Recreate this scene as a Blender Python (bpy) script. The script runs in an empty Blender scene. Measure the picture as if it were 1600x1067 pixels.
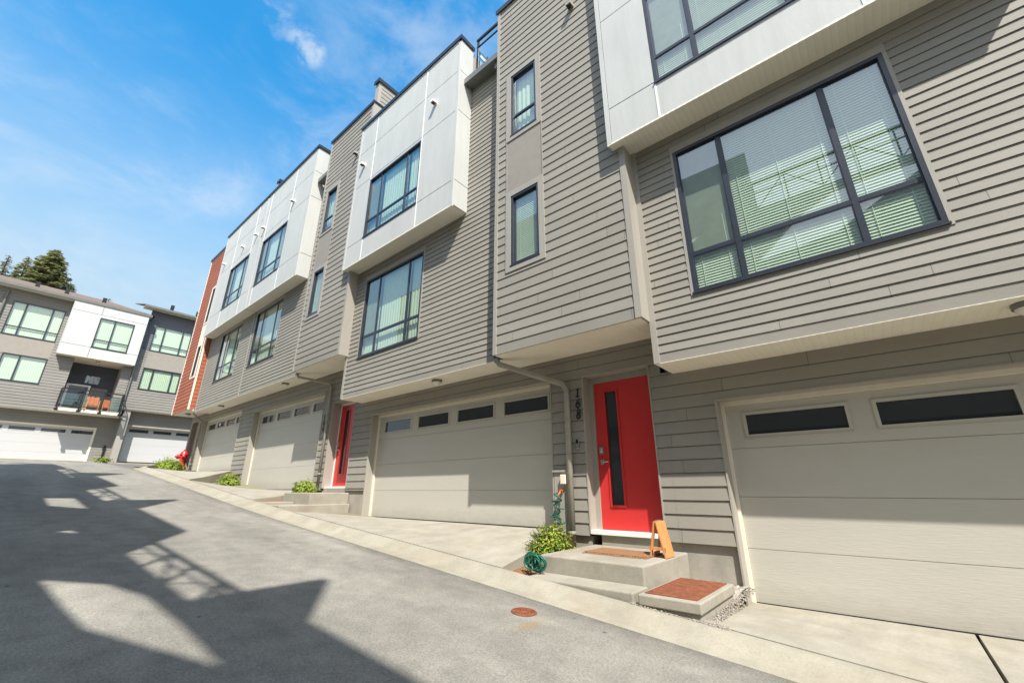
import bpy, math, random
from mathutils import Vector
R = math.radians
S = bpy.context.scene
COL = S.collection
random.seed(7)

# ------------------------------------------------------------------ camera
cam_d = bpy.data.cameras.new('camera'); cam = bpy.data.objects.new('camera', cam_d); COL.objects.link(cam)
cam.location = (0, 0, 0); cam.rotation_euler = (R(90 + 19.35), 0, R(40.0))
cam_d.sensor_width = 36; cam_d.lens = 14.895; cam_d.clip_end = 2000; cam_d.clip_start = .05
S.camera = cam
# ------------------------------------------------------------------ light
SUN = Vector((.51, -.35, .785)).normalized()
el = math.asin(SUN.z); FILL_DIR = tuple(Vector((.51, -.62, .60)).normalized())  # second vector: centre of the added sky fill
w = bpy.data.worlds.new('World'); S.world = w; w.use_nodes = True
nt = w.node_tree; nt.nodes.clear()
N = nt.nodes.new; L = nt.links.new
out = N('ShaderNodeOutputWorld'); bg = N('ShaderNodeBackground'); L(bg.outputs[0], out.inputs[0])
sky = N('ShaderNodeTexSky'); sky.sky_type = 'NISHITA'; sky.sun_disc = False
sky.sun_elevation = el; sky.sun_rotation = math.atan2(SUN.x, SUN.y); sky.air_density = 1.25; sky.dust_density = .6; sky.ozone_density = 2.2; sky.altitude = 100
bg.inputs[1].default_value = .15
tc = N('ShaderNodeTexCoord')
def vnoise(scale, loc, det, zs=1.0):
    m = N('ShaderNodeMapping'); m.inputs['Location'].default_value = loc; m.inputs['Scale'].default_value = (1, 1, zs)
    L(tc.outputs['Generated'], m.inputs[0])
    n = N('ShaderNodeTexNoise'); n.inputs['Scale'].default_value = scale; n.inputs['Detail'].default_value = det
    n.inputs['Roughness'].default_value = .62; n.inputs['Distortion'].default_value = .35
    L(m.outputs[0], n.inputs[0]); return n
def ramp(src, a, b, ca=0, cb=1):
    r = N('ShaderNodeMapRange'); r.inputs[1].default_value = a; r.inputs[2].default_value = b
    r.inputs[3].default_value = ca; r.inputs[4].default_value = cb; r.interpolation_type = 'SMOOTHSTEP'
    L(src, r.inputs[0]); return r.outputs[0]
def mth(op, a, b):
    m = N('ShaderNodeMath'); m.operation = op
    for i, v in enumerate((a, b)):
        if isinstance(v, (int, float)): m.inputs[i].default_value = v
        else: L(v, m.inputs[i])
    return m.outputs[0]
# saturate the clear sky a little, then thin cirrus and small puffs by direction
hs = N('ShaderNodeHueSaturation'); hs.inputs['Saturation'].default_value = 1.42; hs.inputs['Hue'].default_value = .488; hs.inputs['Value'].default_value = .88; L(sky.outputs[0], hs.inputs['Color'])
sepz = N('ShaderNodeSeparateXYZ'); L(tc.outputs['Generated'], sepz.inputs[0])
pale = N('ShaderNodeMixRGB'); L(ramp(sepz.outputs[2], .22, .74, .92, 0), pale.inputs[0]); L(hs.outputs[0], pale.inputs[1]); pale.inputs[2].default_value = (1.65, 2.1, 2.4, 1)
nc = vnoise(4.2, (3.3, 1.2, 8.4), 6, 2.2).outputs[0]; npf = vnoise(15.0, (1.7, 5.1, 2.2), 8, 1.3).outputs[0]
CLOUDS = [((-.631, .117, .767), 2.8, npf, .46, .70, .3), ((-.634, .18, .752), 2.2, npf, .44, .64, .5), ((-.628, .283, .705), 13, nc, .42, .74, .26),
          ((-.886, -.043, .42), 22, nc, .38, .74, .32), ((-.417, .35, .839), 12, nc, .42, .70, .28), ((-.80, .10, .60), 14, nc, .5, .8, .2)]
def blob(d, deg, src, lo, hi, amt):
    v = N('ShaderNodeVectorMath'); v.operation = 'DOT_PRODUCT'; L(tc.outputs['Generated'], v.inputs[0]); v.inputs[1].default_value = tuple(Vector(d).normalized())
    return mth('MULTIPLY', ramp(v.outputs['Value'], math.cos(R(deg)), math.cos(R(deg * .25))), ramp(src, lo, hi, 0, amt))
fac = None
for args in CLOUDS:
    q = blob(*args); fac = q if fac is None else mth('ADD', fac, q)
fac = mth('MINIMUM', fac, .85)
mx = N('ShaderNodeMixRGB'); L(fac, mx.inputs[0]); L(pale.outputs[0], mx.inputs[1]); mx.inputs[2].default_value = (2.5, 2.7, 2.9, 1)
# bright fill added on the unseen sun side of the sky to lift shade
dt = N('ShaderNodeVectorMath'); dt.operation = 'DOT_PRODUCT'; L(tc.outputs['Generated'], dt.inputs[0]); dt.inputs[1].default_value = FILL_DIR
sky_fill = N('ShaderNodeMixRGB'); L(ramp(dt.outputs['Value'], .25, .85, 0, .45), sky_fill.inputs[0]); L(mx.outputs[0], sky_fill.inputs[1]); sky_fill.inputs[2].default_value = (6.0, 5.5, 4.9, 1)
L(sky_fill.outputs[0], bg.inputs[0])
sd = bpy.data.lights.new('sun', 'SUN'); sd.energy = 3.4; sd.angle = R(.53); sd.color = (1, .95, .87)
so = bpy.data.objects.new('sun', sd); COL.objects.link(so); so.rotation_euler = SUN.to_track_quat('Z', 'Y').to_euler()
S.view_settings.view_transform = 'Standard'; S.view_settings.look = 'None'; S.view_settings.gamma = 1
S.view_settings.exposure = 1.2
S.render.engine = 'CYCLES'
S.cycles.max_bounces = 9; S.cycles.transparent_max_bounces = 16; S.cycles.caustics_reflective = False; S.cycles.caustics_refractive = False

# ------------------------------------------------------------------ materials
class Nt:
    def __init__(s, name):
        s.m = bpy.data.materials.new(name); s.m.use_nodes = True; s.t = s.m.node_tree
        s.p = s.t.nodes['Principled BSDF']; s.o = s.t.nodes['Material Output']
        s.g = s.t.nodes.new('ShaderNodeNewGeometry')
    def n(s, k): return s.t.nodes.new(k)
    def l(s, a, b): s.t.links.new(a, b)
    def noise(s, scale, stretch=(1, 1, 1), det=4, rough=.55):
        m = s.n('ShaderNodeMapping'); m.inputs['Scale'].default_value = stretch; s.l(s.g.outputs['Position'], m.inputs[0])
        n = s.n('ShaderNodeTexNoise'); n.inputs['Scale'].default_value = scale; n.inputs['Detail'].default_value = det
        n.inputs['Roughness'].default_value = rough; s.l(m.outputs[0], n.inputs[0]); return n.outputs[0]
    def rng(s, v, a, b, c, d):
        r = s.n('ShaderNodeMapRange'); s.l(v, r.inputs[0])
        for i, x in enumerate((a, b, c, d)): r.inputs[i + 1].default_value = x
        return r.outputs[0]
    def mul(s, col, *facs):
        cur = None
        for f in facs:
            m = s.n('ShaderNodeMixRGB'); m.blend_type = 'MULTIPLY'; m.inputs[0].default_value = 1
            if cur is None: m.inputs[1].default_value = (*col, 1)
            else: s.l(cur, m.inputs[1])
            s.l(f, m.inputs[2]); cur = m.outputs[0]
        return cur
    def bump(s, v, strength, dist=.01):
        b = s.n('ShaderNodeBump'); b.inputs['Strength'].default_value = strength; b.inputs['Distance'].default_value = dist
        s.l(v, b.inputs['Height']); s.l(b.outputs[0], s.p.inputs['Normal'])

def plain(name, col, rough=.6, metal=0, var=.12, scale=6, bump=0, bscale=60, spec=.5, stretch=(1, 1, 1)):
    k = Nt(name); p = k.p
    p.inputs['Roughness'].default_value = rough; p.inputs['Metallic'].default_value = metal
    p.inputs['Specular IOR Level'].default_value = spec
    a = k.rng(k.noise(scale, stretch), .3, .7, 1 - var, 1 + var)
    k.l(k.mul(col, a), p.inputs['Base Color'])
    if bump: k.bump(k.noise(bscale, stretch, 3), bump)
    return k.m

def siding(name, col, axis=0, expo=.115, z0=0.0):
    """painted fibre cement boards with embossed wood grain, each board a hair different"""
    k = Nt(name); p = k.p; p.inputs['Roughness'].default_value = .62; p.inputs['Specular IOR Level'].default_value = .3
    st = (1.6, 1.6, 30)
    grain = k.noise(9, st, 4, .6)
    sep = k.n('ShaderNodeSeparateXYZ'); k.l(k.g.outputs['Position'], sep.inputs[0])
    fl = k.n('ShaderNodeMath'); fl.operation = 'MULTIPLY_ADD'; k.l(sep.outputs[2], fl.inputs[0]); fl.inputs[1].default_value = 1 / expo; fl.inputs[2].default_value = -z0 / expo
    f2 = k.n('ShaderNodeMath'); f2.operation = 'FLOOR'; k.l(fl.outputs[0], f2.inputs[0])
    # board index along the run: 3.6 m boards staggered by row
    wn = k.n('ShaderNodeTexWhiteNoise'); wn.noise_dimensions = '1D'; k.l(f2.outputs[0], wn.inputs['W'])
    ad = k.n('ShaderNodeMath'); ad.operation = 'MULTIPLY_ADD'; k.l(sep.outputs[axis], ad.inputs[0]); ad.inputs[1].default_value = 1 / 3.6
    k.l(wn.outputs[0], ad.inputs[2])
    f3 = k.n('ShaderNodeMath'); f3.operation = 'FLOOR'; k.l(ad.outputs[0], f3.inputs[0])
    cb = k.n('ShaderNodeCombineXYZ'); k.l(f3.outputs[0], cb.inputs[0]); k.l(f2.outputs[0], cb.inputs[1])
    w2 = k.n('ShaderNodeTexWhiteNoise'); w2.noise_dimensions = '3D'; k.l(cb.outputs[0], w2.inputs[0])
    fr = k.n('ShaderNodeMath'); fr.operation = 'FRACT'; k.l(ad.outputs[0], fr.inputs[0])
    joint = k.n('ShaderNodeMath'); joint.operation = 'GREATER_THAN'; k.l(fr.outputs[0], joint.inputs[0]); joint.inputs[1].default_value = .002
    a = k.rng(w2.outputs[0], 0, 1, .95, 1.05); b = k.rng(grain, .3, .7, .95, 1.05)
    c = k.rng(k.noise(.9, (1, 1, 1), 5), .3, .7, .93, 1.06)
    d = k.rng(joint.outputs[0], 0, 1, .5, 1)
    k.l(k.mul(col, a, b, c, d), p.inputs['Base Color']); k.bump(grain, .35, .004)
    return k.m

TAN = (.292, .275, .237)
M = {}
M['main'] = siding('siding_tan', TAN, 0, .1155, 1.53)
M['tower'] = siding('siding_tan_wide', TAN, 0, .17, 2.1)
M['low'] = siding('siding_tan_low', TAN, 0, .165, -.61)
M['side'] = siding('siding_tan_return', TAN, 1, .1155, 0)
M['back'] = siding('siding_grey_back', (.235, .222, .20), 1, .17, 4.4)
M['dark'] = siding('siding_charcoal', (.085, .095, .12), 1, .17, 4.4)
M['backshade'] = siding('siding_back_shaded', (.13, .135, .155), 1, .17, 5.0)  # back siding darkened: eave and bay shadow put into the colour
M['red'] = siding('siding_cedar_red', (.34, .11, .06), 0, .17, 3.3)
M['trim'] = plain('trim_tan', (.345, .322, .28), .55, bump=.15, bscale=50, stretch=(1, 1, .1), var=.05)
M['trimshade'] = plain('trim_panel', (.29, .262, .225), .6, var=.05)
M['cream'] = plain('cream_trim', (.78, .72, .60), .5, var=.04)
M['whitetrim'] = plain('white_trim', (.80, .79, .76), .45, var=.03)
def whitep():
    k = Nt('white_cement_panel'); k.p.inputs['Roughness'].default_value = .55
    a = k.rng(k.noise(7, (1, 1, .12), 5, .7), .3, .7, .93, 1.04); b = k.rng(k.noise(1.3, (1, 1, .6), 3), .3, .7, .96, 1.03)
    k.l(k.mul((.525, .535, .515), a, b), k.p.inputs['Base Color']); k.bump(k.noise(30, (1, 1, .3), 3), .12); return k.m
M['white'] = whitep()
M['joint'] = plain('panel_joint', (.16, .16, .17), .6)
def soffit_mat():
    k = Nt('vented_soffit'); p = k.p; p.inputs['Roughness'].default_value = .5
    wv = k.n('ShaderNodeTexWave'); wv.wave_type = 'BANDS'; wv.bands_direction = 'X'; wv.inputs['Scale'].default_value = 4.2
    k.l(k.g.outputs['Position'], wv.inputs[0])
    a = k.rng(wv.outputs[1], 0, .12, .94, 1); k.l(k.mul((.86, .81, .69), a, k.rng(k.noise(2), .3, .7, .96, 1.04)), p.inputs['Base Color'])
    k.bump(wv.outputs[1], .3, .01); return k.m
M['soffit'] = soffit_mat()
M['cap'] = plain('cap_metal', (.03, .034, .045), .35, .3)
M['frame'] = plain('window_frame_dark', (.028, .034, .05), .32, 0, spec=.6)
M['black'] = plain('black_metal', (.012, .012, .014), .4)
M['gutter'] = plain('gutter_metal', (.17, .17, .155), .4, .2)
M['pipe'] = plain('downspout_paint', (.32, .30, .255), .42)
def panel(name, col):
    k = Nt(name); k.p.inputs['Roughness'].default_value = .42
    tcn = k.n('ShaderNodeTexCoord'); sp = k.n('ShaderNodeSeparateXYZ'); k.l(tcn.outputs['Generated'], sp.inputs[0])
    ad = k.n('ShaderNodeMath'); ad.operation = 'MULTIPLY_ADD'; k.l(k.noise(6, (1, 1, 2), 5), ad.inputs[0]); ad.inputs[1].default_value = -.12; k.l(sp.outputs[2], ad.inputs[2])
    dirt = k.rng(ad.outputs[0], -.06, .05, .80, 1)
    k.l(k.mul(col, dirt, k.rng(k.noise(1.5, (.5, .5, 2)), .3, .7, .965, 1.03)), k.p.inputs['Base Color'])
    k.bump(k.noise(26, (.3, .3, 3), 4), .3, .006); return k.m
M['garage'] = panel('garage_panel', (.50, .48, .42))
M['garagewhite'] = plain('garage_panel_white', (.50, .50, .495), .42, var=.02, bump=.08, bscale=22, stretch=(.35, .35, 4))
M['red_door'] = plain('red_door_paint', (.58, .036, .034), .32, var=.03, bump=.05, bscale=9)
M['darkred_door'] = plain('dark_red_door_paint', (.20, .02, .028), .35, var=.03)
M['chrome'] = plain('satin_nickel', (.62, .61, .58), .25, .9, var=.02)
M['rust'] = None
M['blind'] = plain('blind_slat', (.82, .84, .76), .5, var=.03)
M['room'] = plain('room_wall', (.50, .50, .46), .8)
M['screen'] = plain('insect_screen', (.30, .29, .27), .8)
M['wood'] = plain('orange_wood', (.55, .25, .085), .55, var=.15, scale=14, bump=.1, stretch=(1, 1, .2))
M['bark'] = plain('bark', (.09, .065, .045), .9, bump=.5)
M['soil'] = plain('bark_mulch', (.20, .10, .045), .95, var=.5, scale=40, bump=.9, bscale=60)
M['lampglass'] = plain('lamp_glass', (.75, .72, .64), .3)
M['hyd'] = plain('hydrant_paint', (.50, .015, .018), .35)
M['hose'] = plain('green_hose', (.012, .11, .07), .35)
M['orange'] = plain('hose_connector', (.75, .16, .03), .4)
M['mat'] = plain('coir', (.27, .135, .062), .95, var=.35, scale=60, bump=.8, bscale=120)
M['shingle'] = plain('shingle', (.15, .11, .085), .9, var=.3, scale=9, bump=.4, stretch=(3, 1, 6))
M['pebble'] = plain('pebble', (.30, .27, .235), .8, var=.45, scale=30)
M['cushion'] = plain('orange_cushion', (.55, .13, .04), .8)
M['deckfloor'] = plain('deck_grey', (.25, .25, .25), .8)
def glass(name, tint, ior):
    k = Nt(name); t = k.t; t.nodes.remove(k.p)
    tr = k.n('ShaderNodeBsdfTransparent'); tr.inputs[0].default_value = (*tint, 1)
    gl = k.n('ShaderNodeBsdfGlossy'); gl.inputs['Roughness'].default_value = .004; gl.inputs[0].default_value = (.93, .97, 1, 1)
    lw = k.n('ShaderNodeLayerWeight'); lw.inputs[0].default_value = .5        # facing: the same from both sides of the pane
    pw = k.n('ShaderNodeMath'); pw.operation = 'POWER'; k.l(lw.outputs['Facing'], pw.inputs[0]); pw.inputs[1].default_value = 3.6
    fr = k.n('ShaderNodeMapRange'); k.l(pw.outputs[0], fr.inputs[0]); fr.inputs[3].default_value = ior; fr.inputs[4].default_value = .96
    b = k.n('ShaderNodeBump'); b.inputs['Strength'].default_value = .02; b.inputs['Distance'].default_value = .01
    k.l(k.noise(1.3, (1, 1, 1), 1), b.inputs['Height']); k.l(b.outputs[0], gl.inputs['Normal'])
    mx = k.n('ShaderNodeMixShader'); k.l(fr.outputs[0], mx.inputs[0]); k.l(tr.outputs[0], mx.inputs[1]); k.l(gl.outputs[0], mx.inputs[2])
    k.l(mx.outputs[0], k.o.inputs[0]); return k.m
M['glass'] = glass('window_glass', (.84, .95, .84), .20)
M['clear'] = glass('railing_glass', (.80, .92, .92), .07)
def darkglass():
    k = Nt('dark_glazing'); k.p.inputs['Base Color'].default_value = (.032, .038, .042, 1); k.p.inputs['Roughness'].default_value = .02
    k.p.inputs['Specular IOR Level'].default_value = .9; return k.m
M['dglass'] = darkglass()
def asphalt():
    k = Nt('asphalt'); p = k.p; p.inputs['Roughness'].default_value = .92; p.inputs['Specular IOR Level'].default_value = .25
    fine = k.noise(70, (1, 1, 1), 5, .85); mid = k.noise(4, (1, 1, 1), 5); big = k.noise(.5, (.5, 1.6, 1), 4)
    a = k.rng(fine, .34, .66, .60, 1.40); b = k.rng(mid, .3, .7, .86, 1.14); c = k.rng(big, .3, .7, .82, 1.15)
    vo = k.n('ShaderNodeTexVoronoi'); vo.inputs['Scale'].default_value = 2.3; k.l(k.g.outputs['Position'], vo.inputs[0])
    sp = k.rng(vo.outputs['Distance'], .02, .06, .35, 1)
    st = k.noise(.9, (1, 1, 1), 6); s2 = k.rng(st, .66, .76, 1, .80)
    # rust streak below the manhole
    sx = k.n('ShaderNodeMapping'); sx.inputs['Location'].default_value = (2.5 * 8, -3.2 * 3.2, 0); sx.inputs['Rotation'].default_value = (0, 0, 0); sx.inputs['Scale'].default_value = (8, 3.2, 0)
    k.l(k.g.outputs['Position'], sx.inputs[0])
    ln = k.n('ShaderNodeVectorMath'); ln.operation = 'LENGTH'; k.l(sx.outputs[0], ln.inputs[0])
    rs = k.rng(ln.outputs['Value'], .1, .8, .5, 0)
    tr = k.rng(k.noise(1.5, (.10, 1, 1), 5, .6), .3, .7, .84, 1.12)
    sy = k.n('ShaderNodeSeparateXYZ'); k.l(k.g.outputs['Position'], sy.inputs[0])
    ed = k.n('ShaderNodeMath'); ed.operation = 'MULTIPLY_ADD'; k.l(k.noise(7, (1, 1, 1), 4), ed.inputs[0]); ed.inputs[1].default_value = .35; k.l(sy.outputs[1], ed.inputs[2])
    grit = k.rng(ed.outputs[0], YC - .06, YC + .2, 1, .72)
    base = k.mul((.236, .225, .196), a, b, c, sp, s2, tr, grit)
    m = k.n('ShaderNodeMixRGB'); k.l(rs, m.inputs[0]); k.l(base, m.inputs[1]); m.inputs[2].default_value = (.26, .17, .07, 1)
    k.l(m.outputs[0], p.inputs['Base Color']); k.bump(fine, .55, .006); return k.m
YC = 3.79
M['asphalt'] = asphalt()
def concrete(name, col, s=1.0):
    k = Nt(name); p = k.p; p.inputs['Roughness'].default_value = .85; p.inputs['Specular IOR Level'].default_value = .25
    a = k.rng(k.noise(60 * s, (1, 1, 1), 3), .3, .7, .92, 1.08); b = k.rng(k.noise(3 * s, (1, 1, 1), 6, .65), .3, .7, .84, 1.10)
    c = k.rng(k.noise(1.1, (3, .7, 1), 5), .3, .7, .90, 1.07)
    vo = k.n('ShaderNodeTexVoronoi'); vo.inputs['Scale'].default_value = 9; k.l(k.g.outputs['Position'], vo.inputs[0])
    d = k.rng(vo.outputs['Distance'], .03, .06, .62, 1)
    br = k.noise(.55, (1, 1, 1), 6, .7)
    base = k.mul(col, a, b, c, d)
    m = k.n('ShaderNodeMixRGB'); k.l(k.rng(br, .48, .68, 0, .55), m.inputs[0]); k.l(base, m.inputs[1]); m.inputs[2].default_value = (col[0] * .72, col[1] * .66, col[2] * .55, 1)
    k.l(m.outputs[0], p.inputs['Base Color']); k.bump(k.noise(45 * s, (1, 1, 1), 4), .25, .008); return k.m
M['conc'] = concrete('concrete_pale', (.345, .32, .265))
M['curb'] = concrete('concrete_curb', (.335, .31, .25))
M['found'] = concrete('concrete_foundation', (.36, .335, .285), 1.5)
M['ground'] = plain('bare_ground', (.20, .18, .12), .95, var=.3, scale=1)
def rustm():
    k = Nt('rusty_steel'); p = k.p; p.inputs['Roughness'].default_value = .75; p.inputs['Metallic'].default_value = .15
    a = k.rng(k.noise(14, (1, 1, 1), 6, .7), .3, .7, .6, 1.35)
    k.l(k.mul((.27, .09, .042), a), p.inputs['Base Color'])
    ck = k.n('ShaderNodeTexBrick'); ck.offset = .5; ck.inputs['Scale'].default_value = 22; ck.inputs['Mortar Size'].default_value = .03
    k.l(k.g.outputs['Position'], ck.inputs[0]); k.bump(ck.outputs[1], 1, .02); return k.m
M['rust'] = rustm()
def leafm(name, a, b):
    k = Nt(name); p = k.p; p.inputs['Roughness'].default_value = .5
    m = k.n('ShaderNodeMixRGB'); k.l(k.rng(k.noise(9, (1, 1, 1), 2), .35, .65, 0, 1), m.inputs[0])
    m.inputs[1].default_value = (*a, 1); m.inputs[2].default_value = (*b, 1); k.l(m.outputs[0], p.inputs['Base Color'])
    tl = k.n('ShaderNodeBsdfTranslucent'); k.l(m.outputs[0], tl.inputs[0])
    s = k.n('ShaderNodeMixShader'); s.inputs[0].default_value = .3; k.l(p.outputs[0], s.inputs[1]); k.l(tl.outputs[0], s.inputs[2]); k.l(s.outputs[0], k.o.inputs[0]); return k.m
M['leaf'] = leafm('shrub_leaf', (.11, .22, .02), (.44, .50, .06))
M['needle'] = leafm('conifer_needle', (.14, .18, .07), (.44, .43, .22))

# ------------------------------------------------------------------ geometry helpers
OFF = {}
class Fr:
    """a wall frame: u along the wall, v up, w out of the wall"""
    def __init__(s, o, u, n): s.o = Vector(o); s.u = Vector(u); s.n = Vector(n)
    def p(s, u, v, w=0): return s.o + s.u * u + Vector((0, 0, v)) + s.n * w
def FY(y): return Fr((0, y, 0), (1, 0, 0), (0, -1, 0))      # faces the camera side (-Y)
def FX(x): return Fr((x, 0, 0), (0, 1, 0), (1, 0, 0))       # faces +X
def FN(y): return Fr((0, y, 0), (1, 0, 0), (0, 1, 0))       # faces +Y
class MB:
    def __init__(s): s.v = []; s.f = []
    def quad(s, a, b, c, d):
        n = len(s.v); s.v += [Vector(a), Vector(b), Vector(c), Vector(d)]; s.f.append((n, n + 1, n + 2, n + 3))
    def outquad(s, F, a, b, c, d, w):
        P = [F.p(a, c, w), F.p(b, c, w), F.p(b, d, w), F.p(a, d, w)]
        if (P[1] - P[0]).cross(P[2] - P[0]).dot(F.n) < 0: P.reverse()
        s.quad(*P)
    def poly(s, pts): n = len(s.v); s.v += [Vector(p) for p in pts]; s.f.append(tuple(range(n, n + len(pts))))
    def hexa(s, P):
        n = len(s.v); s.v += [Vector(p) for p in P]
        for q in ((0, 3, 2, 1), (4, 5, 6, 7), (0, 1, 5, 4), (1, 2, 6, 5), (2, 3, 7, 6), (3, 0, 4, 7)): s.f.append(tuple(n + i for i in q))
    def box(s, x0, x1, y0, y1, z0, z1):
        s.hexa([(x0, y0, z0), (x1, y0, z0), (x1, y1, z0), (x0, y1, z0), (x0, y0, z1), (x1, y0, z1), (x1, y1, z1), (x0, y1, z1)])
    def fbox(s, F, u0, u1, v0, v1, w0, w1):
        s.hexa([F.p(u0, v0, w0), F.p(u1, v0, w0), F.p(u1, v0, w1), F.p(u0, v0, w1), F.p(u0, v1, w0), F.p(u1, v1, w0), F.p(u1, v1, w1), F.p(u0, v1, w1)])
    def prism(s, pts, d):
        """pts: planar polygon, d: extrusion vector"""
        n = len(s.v); k = len(pts); d = Vector(d)
        s.v += [Vector(p) for p in pts] + [Vector(p) + d for p in pts]
        s.f.append(tuple(range(n, n + k))); s.f.append(tuple(range(n + 2 * k - 1, n + k - 1, -1)))
        for i in range(k): j = (i + 1) % k; s.f.append((n + i, n + j, n + k + j, n + k + i))
    def tube(s, pts, r, seg=8, cap=True, closed=False):
        pts = [Vector(p) for p in pts]; rr = r if isinstance(r, (list, tuple)) else [r] * len(pts)
        n0 = len(s.v); prev = None
        for i, p in enumerate(pts):
            t = (pts[min(i + 1, len(pts) - 1)] - pts[max(i - 1, 0)])
            t = t.normalized() if t.length > 1e-9 else Vector((0, 0, 1))
            if prev is None: a = t.orthogonal().normalized()
            else:
                a = prev - t * prev.dot(t); a = a.normalized() if a.length > 1e-6 else t.orthogonal().normalized()
            prev = a; b = t.cross(a)
            for k in range(seg):
                q = 2 * math.pi * k / seg; s.v.append(p + (a * math.cos(q) + b * math.sin(q)) * rr[i])
        for i in range(len(pts) - 1):
            for k in range(seg):
                k2 = (k + 1) % seg; s.f.append((n0 + i * seg + k, n0 + i * seg + k2, n0 + (i + 1) * seg + k2, n0 + (i + 1) * seg + k))
        if cap:
            s.f.append(tuple(n0 + k for k in reversed(range(seg)))); e = n0 + (len(pts) - 1) * seg; s.f.append(tuple(e + k for k in range(seg)))
    def lathe(s, c, prof, seg=24, ax=None):
        """prof: (radius, height) pairs round axis ax (default up) from c"""
        c = Vector(c); ax = Vector(ax or (0, 0, 1)).normalized(); a = ax.orthogonal().normalized(); b = ax.cross(a); n0 = len(s.v)
        for r, h in prof:
            for k in range(seg):
                q = 2 * math.pi * k / seg; s.v.append(c + ax * h + (a * math.cos(q) + b * math.sin(q)) * max(r, 1e-4))
        for i in range(len(prof) - 1):
            for k in range(seg):
                k2 = (k + 1) % seg; s.f.append((n0 + i * seg + k, n0 + i * seg + k2, n0 + (i + 1) * seg + k2, n0 + (i + 1) * seg + k))
    def build(s, name, mat, parent=None, label=None, smooth=False, bevel=0, **kw):
        off = OFF.get(parent.name, Vector()) if parent else kw.get('loc', Vector((0, 0, 0)))
        off = Vector(off)
        me = bpy.data.meshes.new(name); me.from_pydata([tuple(v - off) for v in s.v], [], s.f); me.update()
        me.materials.append(mat if not isinstance(mat, str) else M[mat])
        o = bpy.data.objects.new(name, me); COL.objects.link(o)
        if parent: o.parent = parent
        else: o.location = off
        OFF[o.name] = off
        if smooth:
            for p in me.polygons: p.use_smooth = True
        if bevel:
            b = o.modifiers.new('bevel', 'BEVEL'); b.width = bevel; b.segments = 2; b.limit_method = 'ANGLE'
        if label: o['label'] = label
        return o
def thing(name, label, cat, loc, group=None):
    o = bpy.data.objects.new(name, None); COL.objects.link(o); o.location = loc; o.empty_display_size = .3
    OFF[o.name] = Vector(loc); o['label'] = label; o['category'] = cat
    if group: o['group'] = group
    return o
def tag(o, label, cat, group=None):
    o['label'] = label; o['category'] = cat
    if group: o['group'] = group
    return o
def kind(o, k='structure'): o['kind'] = k; return o

def lap(mb, F, u0, u1, v0, v1, ex, holes=(), lip=.0125, start=None):
    """overlapping boards with holes (u0,u1,v0,v1) left open"""
    z = start if start is not None else v0
    while z > v0 + 1e-6: z -= ex
    while z + ex <= v0 + 1e-6: z += ex
    while z < v1 - 1e-6:
        za, zb = max(z, v0), min(z + ex, v1)
        cuts = sorted({za, zb} | {h[2] for h in holes if za < h[2] < zb} | {h[3] for h in holes if za < h[3] < zb})
        for a, b in zip(cuts[:-1], cuts[1:]):
            if b - a < 1e-4: continue
            mid = (a + b) / 2
            segs = [(u0, u1)]
            for h in holes:
                if h[2] < mid < h[3]:
                    ns = []
                    for s0, s1 in segs:
                        if h[1] <= s0 or h[0] >= s1: ns.append((s0, s1)); continue
                        if h[0] > s0: ns.append((s0, h[0]))
                        if h[1] < s1: ns.append((h[1], s1))
                    segs = ns
            wa = lip * (1 - (a - z) / ex) + .001; wb = lip * (1 - (b - z) / ex) + .001
            for s0, s1 in segs:
                g = .006 if (abs(b - z - ex) < 1e-4 and b - a > .03) else 0
                mb.quad(F.p(s0, a, wa), F.p(s1, a, wa), F.p(s1, b - g, wb), F.p(s0, b - g, wb))
                mb.quad(F.p(s0, a, -.02), F.p(s1, a, -.02), F.p(s1, a, wa), F.p(s0, a, wa))
                if g:
                    mb.quad(F.p(s0, b - g, wb), F.p(s1, b - g, wb), F.p(s1, b - g, -.02), F.p(s0, b - g, -.02))
                    mb.quad(F.p(s0, b - g, -.02), F.p(s1, b - g, -.02), F.p(s1, b, -.02), F.p(s0, b, -.02))
        z += ex

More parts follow.
